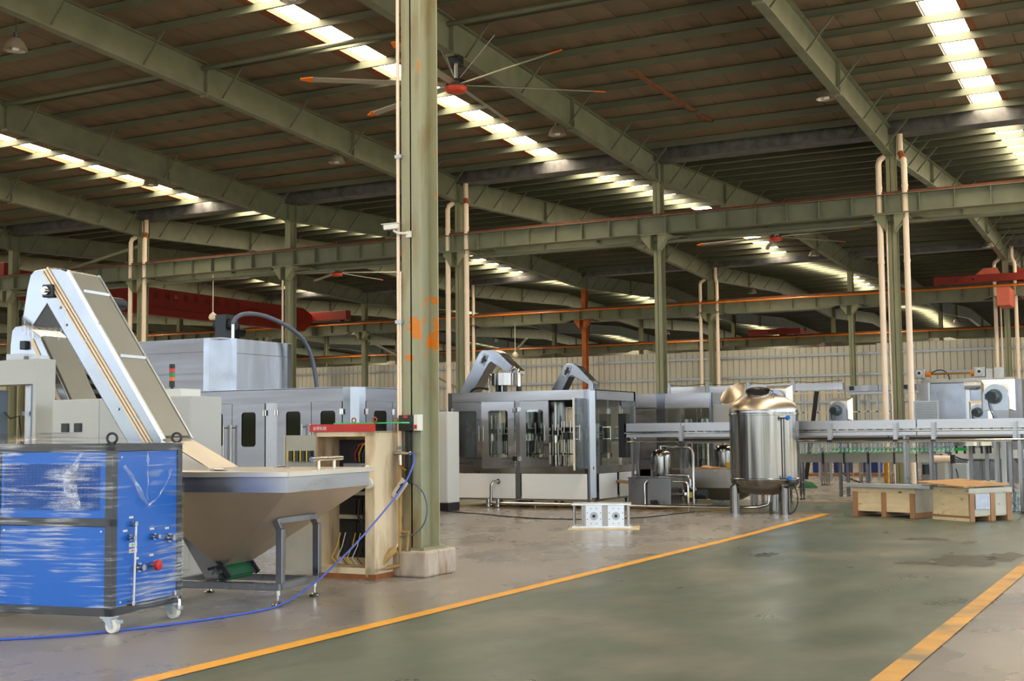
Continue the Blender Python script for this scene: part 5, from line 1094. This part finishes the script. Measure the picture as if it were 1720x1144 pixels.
t = thing('perforated_panel', 'perforated grey metal sheet standing before the shiny enclosure', 'panel', (-6.26, 34.0, 0))
sh = MB().box(0, .62, 0, .02, 1.5, 2.40).build('sheet', 'galv', t)
h = MB()
for i in range(14):
    for j in range(18): h.box(.05 + i * .038, .07 + i * .038, -.004, 0, 1.62 + j * .042, 1.64 + j * .042)
tag(h.build('holes', 'dark_steel', sh), 'rows of small dark holes', kind='stuff')
for x in (.03, .57): MB().box(x - .02, x + .02, .02, .06, 0, 1.9).build('post', 'stainless', t)

# blowers
def blower(X, Y, z, s, lab, stand=True):
    tt = thing('blower', lab, 'blower', (X, Y, 0), group='square-hooded blowers above the conveyors')
    w_ = .37 * s; hh = .72 * s
    MB().add([(-w_, .30 * s, z), (w_, .30 * s, z), (w_, .30 * s, z + hh), (-w_, .30 * s, z + hh), (-w_ * .72, 0, z + .04), (w_ * .72, 0, z + .04), (w_ * .72, 0, z + hh * .86), (-w_ * .72, 0, z + hh * .86)],
             [(0, 1, 2, 3), (4, 5, 6, 7), (0, 1, 5, 4), (1, 2, 6, 5), (2, 3, 7, 6), (3, 0, 4, 7)]).build('hood', 'lid_skylit', tt)
    P_ = [(-w_ * .74, z)] + [(-w_ * .74 * math.cos(math.pi * k / 16), z + hh * .42 + w_ * .80 * math.sin(math.pi * k / 16)) for k in range(17)] + [(w_ * .74, z)]
    sc_ = MB().prism(P_, -.22 * s, .01, 'y').build('scroll_case', 'stainless_bright', tt)
    m_ = MB().cyl((-.02, -.22 * s, z + hh * .44), (-.02, -.26 * s, z + hh * .44), .17 * s, n=24).cyl((-.02, -.26 * s, z + hh * .44), (-.06, -.48 * s, z + hh * .44), .125 * s, n=24).build('motor', 'motor_grey', tt, True)
    MB().cyl((-.06, -.48 * s, z + hh * .44), (-.065, -.52 * s, z + hh * .44), .105 * s, n=20).build('fan_cover', 'motor_dark', m_, True); MB().box(-.2 * s, -.1 * s, -.40 * s, -.28 * s, z + hh * .44 - .06 * s, z + hh * .44 + .06 * s).build('terminal_box', 'motor_dark', m_)
    MB().tube(bez((-.14, -.34 * s, z + hh * .38), (-.12, -.4, z - .1), (.1, -.45, z - .3), (.05, -.4, z - .45), 12), .012, 6).build('cable', 'rubber_black', tt, True)
    MB().box(-.02, w_ * .74, -.2 * s, .05, z - .32 * s, z).build('outlet', 'stainless', tt)
    [MB().box(x, x + .05, y, y + .05, 0, z - .3 * s).build('stand_leg', 'stainless', tt) for x in (-.02, w_ * .74 - .05) for y in (-.18 * s, .0)]
blower(-3.90, 31.2, 2.08, 1.0, 'largest square-hooded blower at the right above the long conveyor'); blower(-7.92, 33.0, 1.92, .80, 'square-hooded blower with motor just right of the round tank')
blower(-4.68, 34.1, 1.85, .74, 'smaller square-hooded blower close left of the largest one'); blower(-8.70, 30.1, 2.14, .86, 'square-hooded blower half hidden behind the hatch of the round tank')

# turntable and packing machine below the conveyors
t = thing('turntable', 'wide polished steel turntable drum under the long conveyor near the right edge', 'machine', (-4.66, 31.9, 0)); MB().lathe([(0, 1.28), (.56, 1.28), (.56, 1.42), (.60, 1.43), (.60, 1.46), (.56, 1.47), (.56, 1.58), (0, 1.58)], (0, 0, 0), 40).build('drum', 'polished', t, True)
for k in range(9):
    a = R(180 + 22.5 * k); MB().cyl((.5 * math.cos(a), .5 * math.sin(a), 1.10), (.5 * math.cos(a), .5 * math.sin(a), 1.30), .028, n=8).build('gripper', 'dark_steel', t)
for x, y in ((-.4, -.1), (.1, -.3), (.4, .1)): MB().box(x - .04, x + .04, y - .04, y + .04, 0, 1.3).build('leg', 'stainless', t)
t = thing('packing_machine', 'light grey packing machine frame under the conveyors beside the right crate', 'machine', (-5.6, 32.6, 0))
MB().box(.0, 1.6, .5, .56, .95, 1.20).build('cross_panel', 'white_paint', t)
for x in (.28, 1.42, 1.58, 1.95): MB().box(x, x + .10, .0, .1, 0, 1.46 if x > 1 else 1.05).build('post', 'white_paint', t, bevel=.006)
MB().box(.45, .78, .1, .5, 0, .84).build('cabinet', 'white_paint', t, bevel=.008); MB().box(.85, 1.4, .2, .6, .0, .42).build('cabinet', 'white_paint', t, bevel=.008); MB().box(-.05, .26, .2, .6, .1, .9).build('cabinet', 'grey_paint', t, bevel=.008)
MB().tube([(.58, .08, .5), (.53, .08, .72)], .012, 6).build('lever', 'black_plastic', t); MB().tube(bez((.5, .3, 1.0), (.8, .25, .85), (1.1, .25, .95), (1.4, .3, .9), 12), .016, 6).build('cable', 'rubber_black', t, True)
MB().box(1.75, 2.45, .8, 1.4, .95, 1.15).build('bin', 'white_paint', t); MB().add([(1.75, .8, .95), (2.45, .8, .95), (2.45, 1.4, .95), (1.75, 1.4, .95), (2.0, 1.0, .6), (2.2, 1.0, .6), (2.2, 1.2, .6), (2.0, 1.2, .6)], [(0, 1, 5, 4), (1, 2, 6, 5), (2, 3, 7, 6), (3, 0, 4, 7), (4, 5, 6, 7)]).build('bin_funnel', 'stainless_dark', t); MB().box(2.0, 2.2, 1.0, 1.2, 0, .6).build('bin_stand', 'stainless', t)
MB().cyl((1.72, .1, .3), (1.72, -.1, .3), .09, n=14).build('small_motor', 'galv', t, True)
t = thing('end_cabinet', 'grey machine cabinet with a blue top edge at the right picture edge', 'cabinet', (-3.55, 33.8, 0)); MB().box(0, 1.8, 0, .7, 1.5, 2.46).build('body', 'grey_paint', t); [MB().box(x, x + .08, y, y + .08, 0, 1.5).build('leg', 'grey_paint', t) for x in (0, 1.72) for y in (0, .62)]; MB().box(-.02, 1.82, -.02, .72, 2.46, 2.53).build('top_edge', 'blue_crate', t)
MB().cyl((-.02, -.1, 1.98), (-.02, .1, 1.98), .04, n=10).cyl((.5, -.1, 1.98), (.5, .1, 1.98), .04, n=10).build('green_knob', 'green_rail', t)
# loose things in the far aisle
for x, lab in ((-12.8, 'blue plastic crate on the floor far under the slat conveyor, first from the tank'), (-12.0, 'blue plastic crate on the floor far under the slat conveyor, second from the tank'), (-10.9, 'blue plastic crate on the floor far under the slat conveyor, third from the tank')):
    c = thing('plastic_crate', lab, 'crate', (x, 48.9, 0), group='blue crates in the far aisle'); MB().box(0, .62, 0, .42, 0, .03).box(0, .62, 0, .02, 0, .55).box(0, .62, .4, .42, 0, .55).box(0, .02, 0, .42, 0, .55).box(.6, .62, 0, .42, 0, .55).build('shell', 'blue_crate', c)
    MB().box(-.02, .64, -.02, .0, .5, .56).build('rim', 'blue_crate', c)
for i, (x, y, l_) in enumerate(((-13.4, 47.6, 2.4), (-11.2, 48.0, 2.0))): tag(MB().box(x, x + l_, y, y + .25, 0, .12).build('timber', 'batten'), ('long timber beam on the floor far behind the slat conveyor, left one', 'timber beam on the floor far behind the slat conveyor, right one')[i], 'timber')
mb = MB(); rnd = random.Random(9); n = 14
vv = [(.25 * (1 + .35 * rnd.random()) * math.cos(2 * math.pi * k / n) * s_, .14 * math.sin(2 * math.pi * k / n) * s_, z * (1 + .5 * rnd.random())) for s_, z in ((1, .0), (.85, .06), (.45, .12)) for k in range(n)]
mb.add(vv, [(r0 * n + k, r0 * n + (k + 1) % n, (r0 + 1) * n + (k + 1) % n, (r0 + 1) * n + k) for r0 in (0, 1) for k in range(n)] + [tuple(range(2 * n, 3 * n))])
o = tag(mb.build('plastic_bag', 'belt_green'), 'crumpled green plastic bag on the floor right of the round tank', 'bag'); o.location = (-9.98, 37.6, 0)
o = tag(mb.build('tarpaulin', 'blue_crate'), 'folded dark blue tarpaulin on the floor between the two wooden crates', 'tarpaulin'); o.location = (-5.9, 33.5, 0); o.scale = (1.6, 1.6, 1.4)
o = tag(mb.build('white_board', 'white_plastic'), 'flat white scrap lying between the two wooden crates', 'scrap'); o.location = (-5.1, 30.2, 0); o.scale = (1.2, 1.5, .12)

# ================================================================ CRANES
t = thing('bridge_crane', 'red box girder crane with dark lettering spanning the bay at the left', 'crane', (-52, 56, 0))
MB().prism([(-13.2, 9.2), (-12.6, 8.62), (13.0, 8.62), (13.9, 9.25), (13.9, 9.75), (12.9, 10.16), (-12.8, 10.16), (-13.2, 9.9)], -.25, .25, 'x').build('girder', 'red_crane', t)
MB().box(.25, .30, -12.5, 12.8, 9.02, 9.06).build('seam', 'red_crane', t)
for y in (14.3, -13.5): 
    e = MB().box(-1.3, 2.9, y - .28, y + .28, 9.36, 9.98).build('end_carriage', 'red_crane', t, bevel=.03)
    for x in (-1.0, 2.4): MB().cyl((x, y - .08, 9.40), (x, y + .08, 9.40), .16, n=18).build('wheel', 'dark_steel', e, True)
for ch, y in (('中', -2.1), ('机', -.87), ('械', .08), ('制', 1.59), ('造', 2.46), ('有', 3.45), ('限', 4.35), ('公', 5.23), ('司', 6.23)):
    text(ch, 'lettering', 'dark_print', t, (.262, y - .2, 9.62), .42, (R(90), 0, R(90)), .004)
o = MB().box(.252, .262, .55, .97, 9.58, 10.0).build('emblem', 'dark_print', t); MB().box(.262, .268, .64, .70, 9.66, 9.92).box(.262, .268, .76, .82, 9.66, 9.92).box(.262, .268, .86, .90, 9.66, 9.92).build('emblem_mark', 'red_pale', o)
text('L 10-22.5', 'lettering', 'dark_print', t, (.262, 7.4, 9.56), .26, (R(90), 0, R(90)), .004)
h = MB().box(.1, .7, 5.2, 5.9, 7.7, 8.5).build('hoist', 'motor_dark', t); MB().cyl((.4, 4.6, 8.1), (.4, 6.5, 8.1), .30, n=16).build('drum', 'motor_dark', h, True); MB().box(-.2, .2, 4.9, 6.2, 8.3, 8.62).build('trolley', 'motor_dark', h)
t = thing('crane_end_truck', 'red crane end truck on the orange-lined beam at the right edge', 'crane', (-11.7, Y2 - .43, 9.24)); MB().box(0, 5.6, -.2, .2, .06, .46).build('carriage', 'red_crane', t, bevel=.02)
for x in (1.2, 2.0): MB().cyl((x, -.27, .24), (x, -.25, .24), .06, n=12).build('hole', 'black_plastic', t)
for x in (.4, 5.2): MB().cyl((x, -.08, .08), (x, .08, .08), .08, n=14).build('wheel', 'dark_steel', t, True)
MB().prism([(2.1, .46), (3.3, .46), (3.15, .78), (2.5, .78)], -.2, .2, 'y').build('cover', 'red_pale', t); MB().box(4.0, 4.5, .25, 13, -.6, .7).build('girder', 'red_crane', t)
MB().box(3.4, 4.0, -2.5, -.3, -1.4, -.5).build('panel', 'red_pale', t)
t = thing('crane_end_truck', 'far red crane end truck on the beam just above the sheet wall', 'crane', (-30.8, Y3 - .43, 9.24)); MB().box(0, 4.2, -.25, .25, .06, .50).build('carriage', 'red_crane', t, bevel=.02)
for x in (1.7, 2.4): MB().cyl((x, -.27, .3), (x, -.25, .3), .07, n=12).build('hole', 'black_plastic', t)
MB().prism([(4.2, .06), (5.8, .06), (4.2, .3)], -.2, .2, 'y').build('buffer', 'red_pale', t); MB().box(2.4, 3.0, .2, 12, -.3, .6).build('girder', 'red_crane', t)
for x in (.4, 3.8): MB().cyl((x, -.08, .08), (x, .08, .08), .08, n=14).build('wheel', 'dark_steel', t, True)

# ================================================================ FANS AND LAMPS
def fan(X, Y, z, off, lab, top):
    tt = thing('ceiling_fan', lab, 'ceiling fan', (X, Y, z))
    MB().cyl((0, 0, .2), (0, 0, top - z - .15), .045, n=12).build('drop_rod', 'galv', tt, True); MB().box(-.14, .14, -.14, .14, top - z - .2, top - z).build('mount', 'dark_steel', tt)
    MB().lathe([(.0, .02), (.24, .02), (.27, .06), (.27, .2), (.2, .24), (0, .24)], (0, 0, 0), 24).build('motor', 'black_plastic', tt, True); MB().lathe([(.0, -.10), (.14, -.10), (.24, -.08), (.28, -.02), (.28, .05), (0, .05)], (0, 0, 0), 24).build('hub_cap', 'fan_red', tt, True)
    for k in range(6):
        a = R(off + 60 * k); d = Vector((math.cos(a), math.sin(a), 0)); n_ = Vector((-d.y, d.x, 0))
        def P_(r_, w_, dz, th=.012):
            c = d * r_ + Vector((0, 0, .10 - .02 * (r_ / 3.9) ** 2 + dz)); u = n_ * w_ + Vector((0, 0, w_ * .32)); return c, u
        def slab(ra, rb, wa, wb):
            vv = []
            for r_, w_ in ((ra, wa), (rb, wb)):
                c, u = P_(r_, w_, 0); vv += [c - u, c + u, c + u + Vector((0, 0, .025)), c - u + Vector((0, 0, .025))]
            return MB().add(vv, [(0, 1, 2, 3), (7, 6, 5, 4), (0, 4, 5, 1), (1, 5, 6, 2), (2, 6, 7, 3), (3, 7, 4, 0)])
        b_ = slab(.22, 3.62, .085, .085).build('blade', 'fan_blade', tt); slab(3.60, 3.92, .11, .03).build('blade_tip', 'fan_tip', b_)
    for a in (20, 140, 260): MB().cyl((.1 * math.cos(R(a)), .1 * math.sin(R(a)), .3), (1.0 * math.cos(R(a)), 1.0 * math.sin(R(a)), top - z + .5), .008, n=5).build('guy_wire', 'galv', tt)
fan(-16.19, 27.94, 10.43, -21.5, 'big six-bladed ceiling fan with orange tips close right of the foreground column', 11.29)
fan(-16.19, 56.5, 10.31, -7.5, 'big ceiling fan with orange tips beyond the nearest crane beam at the right', 11.08)
fan(-40.19, 56.5, 10.31, 25, 'big ceiling fan beyond the nearest crane beam left of the foreground column', 11.08)
def lamp(X, Y, z, top, lab, group='high bay lamps under the roof'):
    tt = thing('high_bay_lamp', lab, 'lamp', (X, Y, z), group=group)
    MB().lathe([(.05, .30), (.12, .28), (.20, .18), (.27, .02), (.28, 0), (.265, 0), (.19, .16), (.10, .26), (0, .27)], (0, 0, 0), 24).build('shade', 'lamp_shade', tt, True)
    MB().cyl((0, 0, .28), (0, 0, .42), .06, n=12).build('ballast', 'dark_steel', tt, True); MB().cyl((0, 0, .0), (0, 0, .2), .085, n=12).build('bulb', 'lamp_bulb', tt, True)
    MB().cyl((0, 0, .40), (0, 0, top - z), .01, n=6).build('cord', 'rubber_black', tt)
zr = lambda y: 10.42 + .06 * (Y1 - y)
for X, Y, z, lab in ((-24.4, 21.2, 10.9, 'dome lamp hanging near the upper left corner'), (-16.6, 21.7, 10.95, 'dome lamp at the top edge left of the foreground column'), (-24.49, 34.4, 10.62, 'dome lamp just left of the foreground column under the roof'),
                     (-16.49, 34.5, 10.62, 'dome lamp right of the near ceiling fan'), (-8.49, 34.9, 10.76, 'dome lamp on the rightmost roof beam'), (-32.49, 34.3, 10.65, 'dome lamp in front of the left row of skylights')):
    lamp(X, Y, z, zr(Y) + (.5 if Y < 25 else .02), lab)
zr2 = lambda d: 11.15 - 1.13 + .4 + .045 * d
for X, Y, z, lab in ((-8.5, 65.4, 10.45, 'far dome lamp at the right between the two orange-lined beams'), (-16.5, 63.6, 10.40, 'far dome lamp right of the second ceiling fan'), (-24.5, 79.2, 10.45, 'far dome lamp above the orange-lined beam in the middle'),
                     (-16.5, 108, 10.3, 'tiny far dome lamp right of the right column'), (-40.5, 106, 10.3, 'tiny far dome lamp right of the rusty orange column'), (-56, 104, 10.2, 'tiny far dome lamp near the white cap elevators'), (-72, 100, 10.0, 'tiny far dome lamp left of the foreground column')):
    kx = round((X - X4) / BAY); dv = min(abs(Y - v) for v in (Y1, Y2, Y3, Y3 + SPAN)); lamp(X4 + BAY * kx - .1, Y, z, 10.42 + .045 * dv + .02, lab)
for X, Y, z, top, lab in ((-36.5, 42.3, 6.62, 8.55, 'cream round pendant on a rod before the red crane girder'), (-36.7, 70.35, 6.42, 8.45, 'small cream pendant on a rod above the filling machine')):
    tt = thing('pendant', lab, 'lamp', (X, Y, z)); MB().lathe([(0, 0), (.12, .0), (.17, .05), (.18, .14), (.14, .24), (.06, .30), (.03, .34)], (0, 0, 0), 20).build('shell', 'cream_pvc', tt, True); MB().cyl((0, 0, .30), (0, 0, top - z), .022, n=8).build('rod', 'white_plastic', tt, True)
